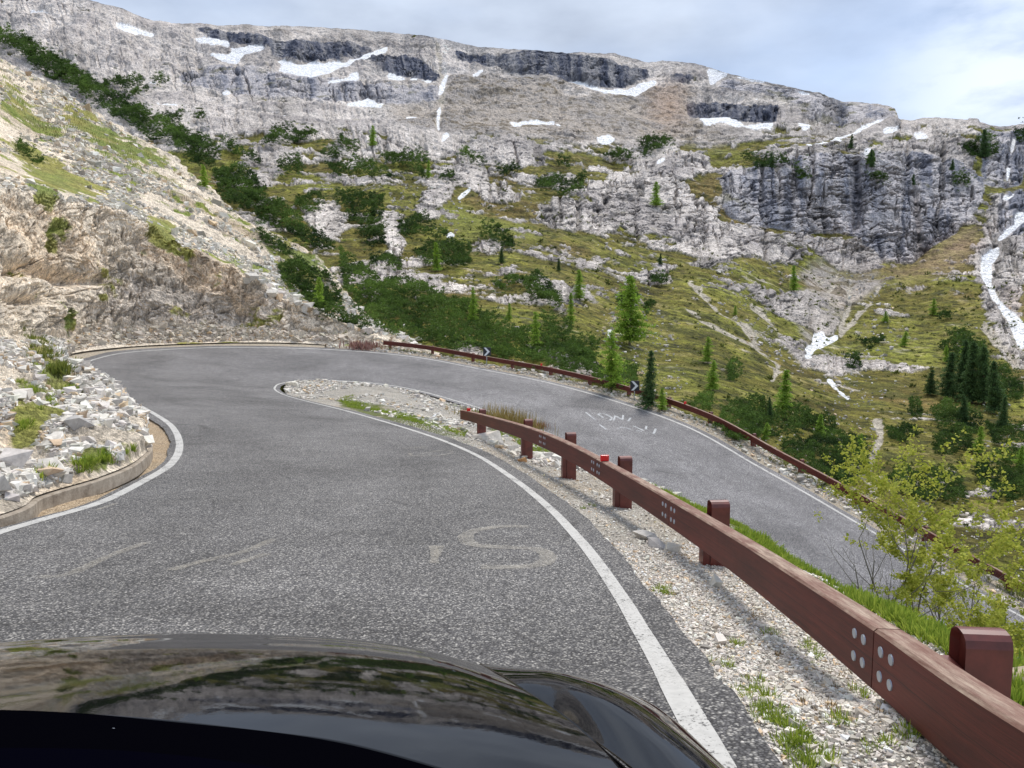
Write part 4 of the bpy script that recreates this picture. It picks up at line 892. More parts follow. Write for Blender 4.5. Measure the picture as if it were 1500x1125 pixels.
def trunk_mesh(seed, kind):
    mb = MB(); rg = random.Random(seed); p = Vector((0, 0, -.03)); 
    for k in range(8):
        z = -.03+(k+1)*.125; q = Vector((rg.uniform(-.004, .004), rg.uniform(-.004, .004), z)); mb.cyl(p, q, .014*(1-k/8)+.002, .014*(1-(k+1)/8)+.0015, 6, False); p = q
    for k in range(26):
        z = .1+.8*k/26; a = rg.uniform(0, 6.28); L = (.16 if kind == 'larch' else .11)*(1-z)**.75
        mb.cyl((0, 0, z), (math.cos(a)*L, math.sin(a)*L, z-.04*L), .003*(1-z)+.001, .0006, 4, False)
    me = bpy.data.meshes.new('trunk'); me.from_pydata(mb.v, [], mb.f); me.update(); me.materials.append(M_bark); return me
variants = {}
for kind in ('larch', 'spruce'):
    variants[kind] = []
    for sd in range(6 if kind == 'larch' else 4):
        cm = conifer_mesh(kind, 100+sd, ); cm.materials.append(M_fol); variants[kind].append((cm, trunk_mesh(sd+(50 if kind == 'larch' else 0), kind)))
def conifer(kind, px, py, hpx, label, wide=1.0, group=None, tint=None):
    h = hit(px, py, ['mount', 'hill', 'outer'])
    if h is None: print('no ground', px, py); return
    Hm = hpx*h[0].y/F*1.04
    cm, tm = variants[kind][(int(px)*7+int(py)) % len(variants[kind])]
    e = empty(kind, h[0], label, 'tree', group or ('larches on the slopes' if kind == 'larch' else 'dark spruces'), rz=(px*1.7) % 6.28)
    e.scale = (Hm*wide, Hm*wide*(.85+.3*((px*3) % 7)/7), Hm); e.rotation_euler = (.05*math.sin(px), .05*math.cos(px*2.1), (px*1.7) % 6.28)
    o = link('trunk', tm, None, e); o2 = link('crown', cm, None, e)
LARCH = [(470, 458, 52, 'bright green young larch among white rocks above the rock cut', 1.0), (300, 277, 34, 'bright green larch at the head of the diagonal pine thicket', 1.4), (640, 398, 42, 'bright larch growing out of a pine thicket, left middle', 1.2), (693, 474, 52, 'slim pale larch rising from the roadside thicket, left of the others', .8),
 (746, 470, 26, 'very small pale larch on the turf above the roadside thicket', .9), (786, 512, 55, 'slim pale larch just behind the guardrail thicket in the middle', .7), (849, 440, 44, 'upper of two mid slope larches standing close together', 1.0), (837, 478, 48, 'lower of two mid slope larches standing close together', .9),
 (922, 505, 100, 'largest larch, broad and dusky green, in the middle of the slope', 1.25), (895, 572, 85, 'tall yellow green larch right behind the guardrail', 1.2), (969, 602, 34, 'short bright larch at the foot of the black spruce', 1.3), (1147, 612, 70, 'tall bright larch beyond the lower road', 1.35),
 (1037, 532, 38, 'upper of the light green larch pair on the brown turf', 1.2), (1045, 572, 44, 'lower of the light green larch pair on the brown turf', 1.2), (1200, 643, 36, 'short rounded bright larch above the shaded thicket', 1.6), (1163, 428, 38, 'dark green larch at the base of the grey cliff', 1.2), (1368, 462, 24, 'small larch highest on the right hand slope', 1.6),
 (1325, 508, 22, 'small pale larch in the open right hand slope', 1.5), (1297, 472, 16, 'tiny larch left of the highest one on the right slope', 1.4), (546, 215, 30, 'small larch high on the left beside a dark pine clump', 1.2), (961, 303, 36, 'thin larch on the pale outcrop below the twin pine clump', 1.1), (627, 262, 26, 'thin larch on the pine covered outcrop, centre left', 1.0),
 (1260, 668, 34, 'thin pale larch beside the bare watercourse', .8), (1433, 665, 42, 'pale larch in front of the spruce group', 1.0), (1494, 690, 38, 'bright larch at the right edge above the alder', 1.3), (1386, 532, 26, 'light larch crown showing left behind the spruces', 1.2), (1412, 530, 26, 'light larch crown showing above the middle of the spruces', 1.2),
 (1122, 645, 26, 'small green larch beside the lower guardrail', 1.3), (1076, 462, 14, 'tiny larch between two stony tracks', 1.4), (1228, 502, 0, '', 0), (552, 195, 0, '', 0)]
for px, py, h, lab, w in LARCH:
    if h: conifer('larch', px, py, h, lab, w)
SPR = [(950, 598, 85, 'narrow blackish spruce beside the second arrow sign', .95), (1388, 585, 68, 'leftmost spruce of the dark group on the right', 1.1), (1408, 580, 82, 'second spruce from the left in the dark group', 1.0), (1424, 590, 88, 'tallest spruce in the middle of the dark group', 1.1), (1440, 592, 84, 'spruce right of the tallest one in the dark group', 1.1),
 (1456, 606, 76, 'rightmost spruce of the dark group', 1.2), (1412, 624, 46, 'short spruce standing in front of the dark group', 1.2), (1468, 632, 52, 'single spruce near the right edge below the group', 1.0), (1362, 578, 36, 'small bluish spruce left of the dark group', 1.4), (1442, 232, 40, 'wide dark spruce on the far rim', 1.2), (1246, 218, 20, 'tiny spruce on the snow striped ledge above the cliff', 1.2),
 (1277, 246, 26, 'small spruce standing in the dark cleft', 1.0), (1395, 250, 16, 'tiny spruce on top of the cliff at the right', 1.2), (1337, 272, 16, 'tiny spruce halfway down the cliff on the right', 1.3), (967, 388, 16, 'tiny spruce alone on the open turf right of centre', 1.4), (819, 397, 18, 'tiny spruce alone on the turf in the middle', 1.2), (734, 386, 24, 'small spruce next to the pale slab', 1.1), (1130, 247, 22, 'tiny spruce on the brow of the cliff', 1.0), (1128, 622, 40, 'slim dark spruce touching the tall bright larch', .8), (735, 0, 0, '', 0)]
for px, py, h, lab, w in SPR:
    if h: conifer('spruce', px, py, h, lab, w)

# ---------------------------------------------------------------- stones
def rock_variant(seed, sub=1):
    import bmesh
    bm = bmesh.new(); bmesh.ops.create_icosphere(bm, subdivisions=sub, radius=1)
    bm.free(); bm = bmesh.new(); rg = np.random.default_rng(seed)
    q = np.array([(a, b, c_) for a in (-1, 1) for b in (-1, 1) for c_ in (-1, 1)], float)*.62+rg.normal(0, .24, (8, 3)); q = q[rg.permutation(8)[:7 if sub == 1 else 8]]
    if sub > 1: q = np.concatenate([q, rg.uniform(-.75, .75, (6, 3))])
    q *= rg.uniform(.6, 1.2, 3)*np.array([1, 1, .75])      # hull of scattered points: broken, sharp facets
    for p_ in q: bm.verts.new(p_)
    r_ = bmesh.ops.convex_hull(bm, input=bm.verts); bmesh.ops.delete(bm, geom=[g for g in r_['geom_interior'] if isinstance(g, bmesh.types.BMVert)], context='VERTS')
    bmesh.ops.triangulate(bm, faces=bm.faces); bm.verts.index_update(); bm.verts.ensure_lookup_table()
    v = np.array([x.co for x in bm.verts]); f = np.array([[a.index for a in p.verts] for p in bm.faces]); bm.free(); return v, f
RV1 = [rock_variant(s, 1) for s in range(8)]; RV2 = [rock_variant(s+20, 2) for s in range(6)]
def rocks(name, Pp, S, mtl, label=None, cat=None, base=(.64, .605, .55), var=.16, RV=RV1, kind='stuff', sink=.25, flat=1.0):
    n = len(Pp); Vs = []; Fs = []; Cs = []; b = 0
    which = rng.integers(0, len(RV), n)
    for k, (v, f) in enumerate(RV):
        idx = np.where(which == k)[0]
        if not len(idx): continue
        m = len(idx); a = rng.uniform(0, 6.28, m); tl = rng.uniform(-.5, .5, m)
        ca, sa, ct, st = np.cos(a), np.sin(a), np.cos(tl), np.sin(tl)
        Rm = np.zeros((m, 3, 3)); Rm[:, 0, 0] = ca; Rm[:, 0, 1] = -sa*ct; Rm[:, 0, 2] = sa*st; Rm[:, 1, 0] = sa; Rm[:, 1, 1] = ca*ct; Rm[:, 1, 2] = -ca*st; Rm[:, 2, 1] = st; Rm[:, 2, 2] = ct
        w = np.einsum('mij,vj->mvi', Rm, v)*S[idx][:, None, None]*np.array([1, 1, flat])
        w += Pp[idx][:, None]; w[..., 2] += (S[idx]*(.5-sink))[:, None]*.6
        Vs.append(w.reshape(-1, 3)); Fs.append((f[None]+(np.arange(m)*len(v))[:, None, None]).reshape(-1, 3)+b); b += m*len(v)
        c = np.array(base)*(1+rng.normal(0, var, (m, 1)))*(1+rng.normal(0, .012, (m, 3)))
        warm = rng.random((m, 1)) < .08; c = np.where(warm, c*np.array([1.0, .82, .62]), c)
        Cs.append(np.repeat(np.clip(c, .08, .82), len(v), 0))
    V = np.concatenate(Vs); org = Pp.mean(0)
    o = link(name, np_mesh(name, V-org, np.concatenate(Fs), {'Col': np.concatenate(Cs)}), mtl); o.location = org
    tag(o, label, cat); 
    if kind: o['kind'] = kind
    return o
M_stone = mat('limestone', rough=.9, spec=.2); t_ = NT(M_stone)
t_.color(t_.mix(1.0, t_.attr('Col'), t_.ramp(t_.noise(9, 8, .7), [(.3, .72), (.7, 1.22)]), 'MULTIPLY')); t_.bump(t_.noise(30, 6, .7), .5, .01)
def on_grid(Gx, ui, vi):
    u0 = np.clip(ui.astype(int), 0, Gx.shape[0]-2); v0 = np.clip(vi.astype(int), 0, Gx.shape[1]-2); fu = (ui-u0)[:, None]; fv = (vi-v0)[:, None]
    return (Gx[u0, v0]*(1-fu)+Gx[u0+1, v0]*fu)*(1-fv)+(Gx[u0, v0+1]*(1-fu)+Gx[u0+1, v0+1]*fu)*fv
GH = SHEETS['hill']
def hill_idx(uv, vv_): return np.interp(uv, uu, np.arange(len(uu))), np.interp(vv_, v_, np.arange(len(v_)))
def pick(n, ulo, uhi, vlo, vhi, keep=None):
    out = []
    while sum(len(x) for x in out) < n:
        a = rng.uniform(ulo, uhi, n*2); b = rng.uniform(vlo, vhi, n*2)
        iu, iv = hill_idx(a, b); p = on_grid(GH, iu, iv)
        if keep is not None:
            g_ = on_grid(HILLC[2][..., None], iu, iv)[:, 0]; k = keep(p, g_); p = p[k]
        out.append(p)
    return np.concatenate(out)[:n]
rubz = lambda p, g_: (fbm(p, 2.2, 4, .6, seed=51) > -.03) & (g_ < .5)
p = pick(24000, 2.6, 11, .35, 2.95, rubz); rocks('rubble', p, np.minimum(np.exp(rng.normal(-3.45, .58, len(p))), .12)*np.clip(p[:, 1]/11, .8, 1.7), M_stone, 'heap of broken white rubble covering the spur inside the left hand curve', 'rubble', sink=.1)
p = pick(170, 3.0, 9, .5, 2.9, rubz); rocks('rubble', p, np.exp(rng.normal(-2.25, .35, len(p))), M_stone, 'larger white blocks lying in the rubble spur on the left', 'rubble', RV=RV2, sink=.15)
p = pick(7500, 11.2, 17.5, .6, 3.2); rocks('rubble', p, np.exp(rng.normal(-2.5, .5, len(p))), M_stone, 'strip of broken stone along the foot of the cut wall', 'rubble', base=(.56, .50, .42))
p = pick(15000, 3, 17.6, 5.0, 6.9, lambda p, g_: (fbm(p, 9, 4, .6, seed=53) > -.05) & (g_ < .5)); rocks('scree', p, np.exp(rng.normal(-2.1, .55, len(p)))*np.clip(p[:, 1]/75, .7, 2.4), M_stone, 'pale stones strewn over the bright slope above the cut wall', 'scree', base=(.62, .59, .53), var=.22)
p = pick(320, 14.5, 17.8, 4.6, 6.9); rocks('scree', p, np.minimum(np.exp(rng.normal(-1.35, .4, len(p))), .5), M_stone, 'white boulders at the lower end of the bright slope', 'scree', RV=RV2)
# island and verge stones
GIs = SHEETS['island']
def pick_i(n, u0, u1, v0, v1, keep=None):
    out = []
    while sum(len(x) for x in out) < n:
        a = rng.uniform(u0, u1, n*2)*899/16.0; b = rng.uniform(v0, v1, n*2)*259/5.0
        p = on_grid(GIs, np.clip(a, 0, 898.9), np.clip(b, 0, 258.9))
        if keep is not None: p = p[keep(p)]
        out.append(p)
    return np.concatenate(out)[:n]
def pile(p): return fbm(p, 2.6, 4, .6, seed=61) > .02
p = pick_i(5200, 5.5, 16, .95, 4.3, pile); rocks('gravel', p, np.exp(rng.normal(-3.0, .5, len(p))), M_stone, 'white broken stones scattered between the two legs of the road', 'gravel', base=(.66, .62, .56))
p = pick_i(9000, 2.8, 12, .3, 1.75); rocks('gravel', p, np.minimum(np.exp(rng.normal(-4.35, .4, len(p))), .03), M_stone, 'loose pale gravel on the verge under the near guardrail', 'gravel', base=(.66, .61, .54), var=.25)
p = pick_i(60000, 2.8, 6.2, .12, 1.8); rocks('gravel', p, np.minimum(np.exp(rng.normal(-4.85, .38, len(p))), .018), M_stone, 'fine pale gravel on the verge nearest the car', 'gravel', base=(.66, .61, .55), var=.25)
p = pick_i(380, 5.2, 12, 1.1, 2.4, pile); rocks('gravel', p, np.exp(rng.normal(-2.5, .35, len(p))), M_stone, 'bigger pale stones gathered around the guardrail posts', 'gravel', RV=RV2)
GOs = SHEETS['outer']; ia = rng.uniform(0, 660, 3800); ib = rng.uniform(.8, 2.4, 3800)*119/5; p = on_grid(GOs, ia, ib)
rocks('gravel', p, np.exp(rng.normal(-3.0, .5, len(p))), M_stone, 'pale stones along the outer verge under the far guardrail', 'gravel')
# loose stones and low scrub all over the open hillside beyond the road
reg = [(500, 250), (700, 270), (900, 320), (1150, 400), (1500, 400), (1500, 900), (1300, 760), (1000, 590), (700, 520), (560, 470)]
pts = in_poly(reg, 5200); dens = fbm(np.stack([pts[:, 0], pts[:, 1], 0*pts[:, 0]], -1), 60, 4, .6, seed=88); Pp = []; Sc = []
for (x, y), dn_ in zip(pts, dens):
    h = hit(x, y, ['mount'])
    if h is None: continue
    (Pp if dn_ > .05 else Sc).append(h[0][:])
Pp = np.array(Pp); Sc = np.array(Sc)[:1700]
rocks('scree', Pp, np.exp(rng.normal(-6.45, .45, len(Pp)))*Pp[:, 1], M_stone, 'pale loose stones strewn over the grassy hillside beyond the road', 'scree', base=(.60, .56, .51), sink=.1)
S_ = np.exp(rng.normal(-5.85, .35, len(Sc)))*Sc[:, 1]; cols = lerp(np.array([.07, .085, .02]), np.array([.16, .19, .045]), rng.random((len(Sc), 1)))
o = link('low_scrub', tufts_mesh('low_scrub', Sc-Sc.mean(0), S_, cols, nl=16, wid=.16), M_fol); o.location = Sc.mean(0); tag(o, 'low dark tussocks and heath dotted over the grassy hillside', 'scrub', kind='stuff')
# stones one can single out
def stone(px, py, s_, label, which=('island',), base=(.62, .59, .55), flat=1.0):
    h = hit(px, py, which)
    if h is None: print('stone missed', px, py); return
    o = rocks('stone', np.array([h[0]]), np.array([s_]), M_stone, label, 'stone', base=base, var=.02, RV=[RV2[int(px) % 6]], kind=None, sink=.2, flat=flat)
stone(1049, 858, .085, 'round white stone leaning against the second nearest guardrail post', base=(.66, .62, .57))
stone(1054, 942, .055, 'small white stone alone on the gravel left of the near beam', base=(.70, .67, .62)); stone(1049, 921, .04, 'small beige stone just above the lone white one on the gravel', base=(.5, .45, .38))
stone(948, 790, .15, 'flat pale slab of stone on the verge between two posts', flat=.6); stone(962, 802, .10, 'grey stone lying against the flat slab on the verge', base=(.5, .48, .46)); stone(985, 808, .09, 'pale stone right of the flat slab on the verge')
stone(732, 650, .20, 'pale angular stone at the foot of the first guardrail post', base=(.62, .55, .45)); stone(765, 676, .13, 'orange stained stone below the second farthest post', base=(.58, .40, .24)); stone(720, 647, .16, 'grey stone left of the angular one at the first post', base=(.42, .40, .38))
stone(1478, 1003, .10, 'grey stone lying in the grass at the right edge', base=(.42, .42, .40))
stone(614, 499, .62, 'big round white boulder just behind the far end of the outer guardrail', ('mount', 'outer', 'hill'))
stone(552, 473, .6, 'white boulder above the start of the outer guardrail', ('mount', 'outer', 'hill')); stone(536, 486, .55, 'white boulder lowest in the group at the end of the rock cut', ('mount', 'outer', 'hill')); stone(524, 455, .6, 'white boulder uppermost at the end of the rock cut', ('hill', 'mount'))
stone(68, 692, .17, 'long white slab on the rubble near the left edge', ('hill',), flat=.55); stone(110, 622, .22, 'big grey block in the middle of the rubble spur', ('hill',), base=(.42, .41, .40))
# ---------------------------------------------------------------- grass
def blades(name, Pp, H, label, col0, col1, nb=16, cat='grass', spread=.5, wid=.05):
    n = len(Pp); a = rng.uniform(0, 6.28, (n, nb)); lean = rng.uniform(.05, .75, (n, nb)); h_ = H[:, None]*rng.uniform(.5, 1.1, (n, nb))
    bx = np.cos(a+rng.uniform(-1, 1, a.shape))*rng.uniform(0, spread, a.shape)*H[:, None]; by = np.sin(a)*rng.uniform(0, spread, a.shape)*H[:, None]
    B = Pp[:, None]+np.stack([bx, by, 0*bx-.01], -1); d = np.stack([np.cos(a)*lean, np.sin(a)*lean, np.ones_like(a)], -1); d /= np.linalg.norm(d, axis=-1, keepdims=True)
    sd = np.stack([-np.sin(a), np.cos(a), 0*a], -1)*(h_*wid)[..., None]; T1 = B+d*h_[..., None]*.6; T2 = B+d*h_[..., None]; T2[..., 2] -= h_*lean*.25
    V = np.stack([B-sd, B+sd, T1+sd*.7, T2, T1-sd*.7], 2).reshape(-1, 3); f = np.arange(n*nb*5).reshape(-1, 5)
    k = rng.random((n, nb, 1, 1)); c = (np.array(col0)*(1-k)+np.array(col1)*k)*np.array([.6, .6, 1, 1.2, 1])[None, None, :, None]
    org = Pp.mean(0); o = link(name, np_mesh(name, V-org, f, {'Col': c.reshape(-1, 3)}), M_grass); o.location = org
    tag(o, label, cat); o['kind'] = 'stuff'; return o
GR0, GR1 = (.17, .27, .03), (.46, .54, .09)
p = pick_i(9000, 2.6, 7.6, 1.58, 2.7, lambda p: (p[:, 1] > 1.0) & (fbm(p, .7, 3, seed=91) > -.12)); blades('grass', p, rng.uniform(.04, .12, len(p)), 'fresh green grass on the bank edge behind the near guardrail', GR0, GR1, 16)
def green_here(p): x, y = proj(p); return samp(grass_lip, x, y)+.3*fbm(p, 1.0, 3, seed=71) > .45
p = pick_i(3600, 7, 15.9, 1.0, 4.2, green_here); blades('grass', p, rng.uniform(.06, .14, len(p)), 'green grass strip between the two legs of the road', GR0, GR1, 12)
def tuftpx(L, which, H, label, nb=40, c0=GR0, c1=GR1, rad=1.0, wid=.05):
    pts = []
    for (x, y, m, r) in L:
        for _ in range(m):
            h = hit(x+random.gauss(0, r), y+random.gauss(0, r*.5), which)
            if h: pts.append(h[0])
    return blades('grass', np.array(pts), rng.uniform(H*.6, H*1.2, len(pts)), label, c0, c1, nb, wid=wid)
tuftpx([(1060, 975, 5, 10), (1090, 1010, 10, 12), (1120, 1040, 12, 12), (1140, 1058, 12, 14), (1170, 1085, 16, 16), (1185, 1110, 22, 20), (1105, 1020, 6, 10), (972, 868, 14, 7), (1130, 928, 5, 10), (1185, 950, 4, 8), (1235, 1060, 6, 14), (1320, 1080, 5, 12), (1260, 1010, 4, 10), (1190, 965, 5, 8), (1280, 1090, 5, 14), (860, 742, 6, 8), (1075, 942, 3, 6)], ('island',), .055, 'green grass tufts along the edge of the asphalt by the near guardrail', 30, wid=.035)
tuftpx([(1105, 905, 8, 8), (1230, 990, 10, 20), (1150, 960, 6, 14), (1210, 1040, 8, 16), (1300, 1040, 6, 16), (1000, 815, 4, 8), (910, 800, 5, 8), (840, 720, 5, 8)], ('island',), .04, 'dry brown grass tufts on the near gravel', 24, (.20, .12, .05), (.34, .25, .11), wid=.035)
tuftpx([(72, 690, 8, 5), (125, 680, 22, 9), (155, 672, 8, 7), (190, 660, 6, 6), (55, 700, 6, 5), (30, 575, 14, 14), (75, 585, 18, 12), (110, 570, 12, 8), (60, 540, 14, 14), (40, 620, 8, 9)], ('hill',), .14, 'green tufts growing in the rubble spur on the left', 26)
tuftpx([(70, 520, 30, 14), (90, 545, 30, 10), (60, 500, 20, 14)], ('hill',), .3, 'rough green grass between the rubble spur and the cut wall', 16, (.12, .17, .03), (.28, .30, .07))
ia = rng.uniform(0, 640, 2600); ib = rng.uniform(1.4, 3.2, 2600)*119/5; p = on_grid(GOs, ia, ib); p = p[fbm(p, 1.5, 3, seed=75) > 0]
blades('grass', p, rng.uniform(.08, .22, len(p)), 'patchy grass along the outer verge under the far guardrail', (.12, .16, .03), (.28, .30, .07), 12)
tuftpx([(1490, 1020, 60, 22), (1470, 1040, 40, 20)], ('island',), .10, 'lush green grass at the lower right behind the nearest post', 26)
# ---------------------------------------------------------------- guardrails
M_red = mat('red_brown_paint', (.115, .028, .022), .55, spec=.4); t_ = NT(M_red)
def grain_vec(t, sc):
    n = t.node('ShaderNodeMapping'); n.inputs['Scale'].default_value = sc; t.l.new(t.attr('Grain'), n.inputs['Vector']); return n.outputs[0]
gr_ = t_.noise(1.0, 8, .7, vec=grain_vec(t_, (1.2, 9, 3))); fg_ = t_.noise(1.0, 6, .75, vec=grain_vec(t_, (5, 60, 20))); bl_ = t_.noise(1.0, 4, .6, vec=grain_vec(t_, (.9, 1.5, 1)))
c_ = t_.mix(t_.ramp(gr_, [(.35, 0.0), (.7, 1.0)]), (.074, .014, .012), (.150, .030, .021)); c_ = t_.mix(1.0, c_, t_.ramp(fg_, [(.35, .62), (.6, 1.15)]), 'MULTIPLY'); c_ = t_.mix(1.0, c_, t_.ramp(bl_, [(.35, .75), (.65, 1.2)]), 'MULTIPLY')
sx_ = t_.node('ShaderNodeSeparateColor'); t_.l.new(t_.attr('Grain'), sx_.inputs[0]); wob_ = t_.math('ADD', sx_.outputs[1], t_.math('MULTIPLY', bl_, .02))
c_ = t_.mix(t_.ramp(wob_, [(.500, 0.0), (.508, .7), (.514, .7), (.522, 0.0)]), c_, (.02, .006, .006))
t_.color(c_); t_.bump(fg_, .35, .003)
M_wood = mat('weathered_wood', (.4, .3, .22), .85); t_ = NT(M_wood)
wv = t_.noise(1.0, 10, .75, vec=grain_vec(t_, (3.5, 4, 9))); wv2 = t_.noise(1.0, 6, .7, vec=grain_vec(t_, (2.0, 2, 1.5)))
cw = t_.mix(t_.ramp(wv, [(.36, 0.0), (.6, 1.0)]), (.12, .058, .040), (.44, .34, .265)); cw = t_.mix(t_.ramp(wv2, [(.40, .75), (.62, .0)]), cw, (.16, .06, .045))
t_.color(cw); t_.bump(wv, .6, .006)
M_steel = mat('red_brown_steel', (.105, .030, .025), .38, metal=.0, spec=.6); t_ = NT(M_steel); t_.color(t_.mix(t_.ramp(t_.noise(7, 6, .6), [(.4, 0.0), (.7, 1.0)]), (.10, .020, .016), (.20, .042, .030)))
M_bolt = mat('zinc_bolt', (.45, .50, .58), .4, metal=.6); M_refl = mat('red_reflector', (.75, .01, .015), .25, spec=.7)
M_dark = mat('dark_steel', (.02, .016, .016), .6)
BH, BT = .262, .115
def beam_seg(parent, pts, end=.004):
    """pts: front top line, world; beam hangs BH down and BT to the far side"""
    pts = [Vector(p) for p in pts]; mb = MB(); R_ = []
    for i, p in enumerate(pts):
        d = (pts[min(i+1, len(pts)-1)]-pts[max(i-1, 0)]); d.z = 0; d.normalize(); n = Vector((d.y, -d.x, 0))  # n points away from the lane for +d running towards the camera or away
        R_.append((p, n))
    return R_
def build_beam(parent, pts, sgn, mat_top=None):
    pts = [Vector(p) for p in pts]; v = []; f = []; mi = []
    cv = .012
    for i, p in enumerate(pts):
        d = (pts[min(i+1, len(pts)-1)]-pts[max(i-1, 0)]); d.z = 0; d.normalize(); n = Vector((d.y, -d.x, 0))*sgn; up = Vector((0, 0, 1))
        v += [p-up*cv, p+n*cv, p+n*(BT-cv), p+n*BT-up*cv, p+n*BT-up*(BH-cv), p+n*(BT-cv)-up*BH, p+n*cv-up*BH, p-up*(BH-cv)]
    for i in range(len(pts)-1):
        for k in range(8):
            a = i*8+k; b = i*8+(k+1) % 8; f.append((a, b, b+8, a+8)); mi.append(1 if k in (0, 1, 2) else 0)
    f += [tuple(range(7, -1, -1)), tuple(range((len(pts)-1)*8, len(pts)*8))]; mi += [0, 0]
    me = bpy.data.meshes.new('beam'); me.from_pydata([tuple(x) for x in v], [], f); me.update()
    L0 = np.concatenate([[0], np.cumsum([(pts[i+1]-pts[i]).length for i in range(len(pts)-1)])])
    at = me.color_attributes.new('Grain', 'FLOAT_COLOR', 'POINT'); hh = [1, 1, .8, .75, .1, 0, 0, 0.0]; ww = [0, .05, .5, 1, 1, .5, .05, 0]; hh = [.95, 1, 1, .95, .05, 0, 0, .05]
    off = random.uniform(0, 50)
    at.data.foreach_set('color', np.array([(L0[i]+off, hh[k], ww[k], 1) for i in range(len(pts)) for k in range(8)], np.float32).ravel())
    me.materials.append(M_red); me.materials.append(mat_top or M_wood); me.polygons.foreach_set('material_index', mi)
    o = bpy.data.objects.new('beam', me); COL.objects.link(o); o.parent = parent; return o
def frame_at(path, cum, s_, sgn):
    p = Vector([np.interp(s_, cum, path[:, k]) for k in range(3)])
    q = Vector([np.interp(s_+.15, cum, path[:, k]) for k in range(3)]); r_ = Vector([np.interp(s_-.15, cum, path[:, k]) for k in range(3)])
    d = q-r_; dz = d.normalized(); d.z = 0; d.normalize(); n = Vector((d.y, -d.x, 0))*sgn
    return p, d, n, dz
def post(parent, p, d, n, zg, top=.085, detailed=True):
    """p on the front top line; the post stands behind the beam on a spacer"""
    up = Vector((0, 0, 1)); mb = MB(); o = p+n*(BT+.075); w = .080; dp = .125; t = .018
    zt = p.z+top; zb = zg-.12; h0 = zb-p.z; h1 = top
    # channel with rounded top corners, open towards the ends of the beam
    prof = [(0, h0), (0, h1-.05), (.008, h1-.022), (.028, h1-.006), (.055, h1)] + [(dp-.055, h1), (dp-.028, h1-.006), (dp-.008, h1-.022), (dp, h1-.05), (dp, h0)]
    v = []; m = len(prof)
    for s_ in (-w, w):
        for (a, z) in prof: v.append(o+n*(s_+w)+d*(a-dp/2)+up*z)
    f = [(i, i+1, m+i+1, m+i) for i in range(m-1)]
    # inner web so the channel reads hollow from its ends
    for s_ in (-w+t*1.6, w-t*1.6):
        for (a, z) in prof: v.append(o+n*(s_+w)+d*(t+(dp-2*t)*(a/dp)-dp/2)+up*(z-t if z > h0 else z))
    f += [(i, 2*m+i, 2*m+i+1, i+1) for i in range(m-1)] + [(m+i+1, 3*m+i+1, 3*m+i, m+i) for i in range(m-1)]
    f += [tuple(range(2*m, 3*m)), tuple(range(4*m-1, 3*m-1, -1))]
    mb.add(v, f); po = mb.build('post', M_steel, parent)
    if detailed:
        sb = MB(); sb.box(p+n*(BT+.001), d, n, up, -.06, .06, 0, .074, -BH+.03, -.045); sb.build('spacer', M_steel, po)
    # front flange running down in front of the ground, under the beam
    fb = MB(); fb.box(p+n*(BT+.012), d, n, up, -.055, .055, 0, .06, h0, -BH+.004); fb.build('foot_plate', M_steel, po)
    return po
def bolts(parent, path, cum, s_, sgn):
    for ds in (-.20, -.10, .08, .18):
        for dz_ in (-.075, -.175):
            p, d, n, dz = frame_at(path, cum, s_+ds, sgn); c = p+Vector((0, 0, dz_)); mb = MB(); mb.cyl(c+n*.004, c-n*.005, .023, .021, 14); mb.build('bolt', M_bolt, parent)
def bolts_joint_only(*a): pass
def reflector(p, d, n, label, w=.055, h=.085):
    mb = MB(); c = p+n*.045; mb.box(c, d, n, Vector((0, 0, 1)), -.02, .02, -w, w, .002, h)
    e = mb.build('reflector', M_refl, None, bevel=.008); tag(e, label, 'reflector', 'red reflectors on the guardrails'); return e
# near guardrail
zr = lambda x, y, D: P(x, y, D)
fl = [P(674, 600.5, 21.2), P(696, 605, 19.5), P(761, 622.5, 14.9), P(824, 646.5, 11.9), P(905.6, 689.5, 9.0), P(1038, 765.6, 5.9), P(1160, 842, 4.05), P(1281, 921, 2.98), P(1500, 1067, 1.93), np.array((1.13, -.4, -.60)), np.array((1.08, -3.2, -.30)), np.array((1.15, -8.5, .25))]
path = catmull(np.array(fl), np.linspace(0, 11, 600)); path = path[::-1].copy() if False else path
cum = np.concatenate([[0], np.cumsum(np.linalg.norm(np.diff(path, axis=0), axis=1))])
# the lane lies on the left; the path runs towards the camera, so the far side is d x up turned left
px_, py_ = proj(path); ok = path[:, 1] > .8
def s_at(x): i = np.argmin(np.where(ok, np.abs(px_-x), 1e9)); return cum[i]
SG = -1
rail = empty('guardrail', tuple(path[0]), 'near red brown timber guardrail on steel posts sweeping along the inner verge', 'guardrail')
def reparent(o):  # children of the rail are built in world coordinates
    o.matrix_parent_inverse = rail.matrix_world.inverted()
joints = [0, s_at(760+35), s_at(872), s_at(980), s_at(1281), cum[-1]*.80, cum[-1]]
joints = sorted(joints)
rail.location = (0, 0, 0)
for a, b in zip(joints[:-1], joints[1:]):
    ss = np.linspace(a+.004, b-.004, max(6, int((b-a)/.15))); build_beam(rail, np.stack([np.interp(ss, cum, path[:, k]) for k in range(3)], -1), SG)
for j in joints[1:-2]: bolts(rail, path, cum, j, SG)
posts_s = [s_at(692), s_at(754), s_at(812), s_at(886), s_at(1006), s_at(1322)]
posts_s += [posts_s[-1]+3.4, posts_s[-1]+6.8]
for s_ in posts_s:
    p, d, n, dz = frame_at(path, cum, s_, SG)
    zg = down(p.x+n.x*.1, p.y+n.y*.1, 'island'); zg = zg if zg is not None else p.z-.6
    zg = min(zg, p.z-BH-.12) 
    post(rail, p, d, n, zg)
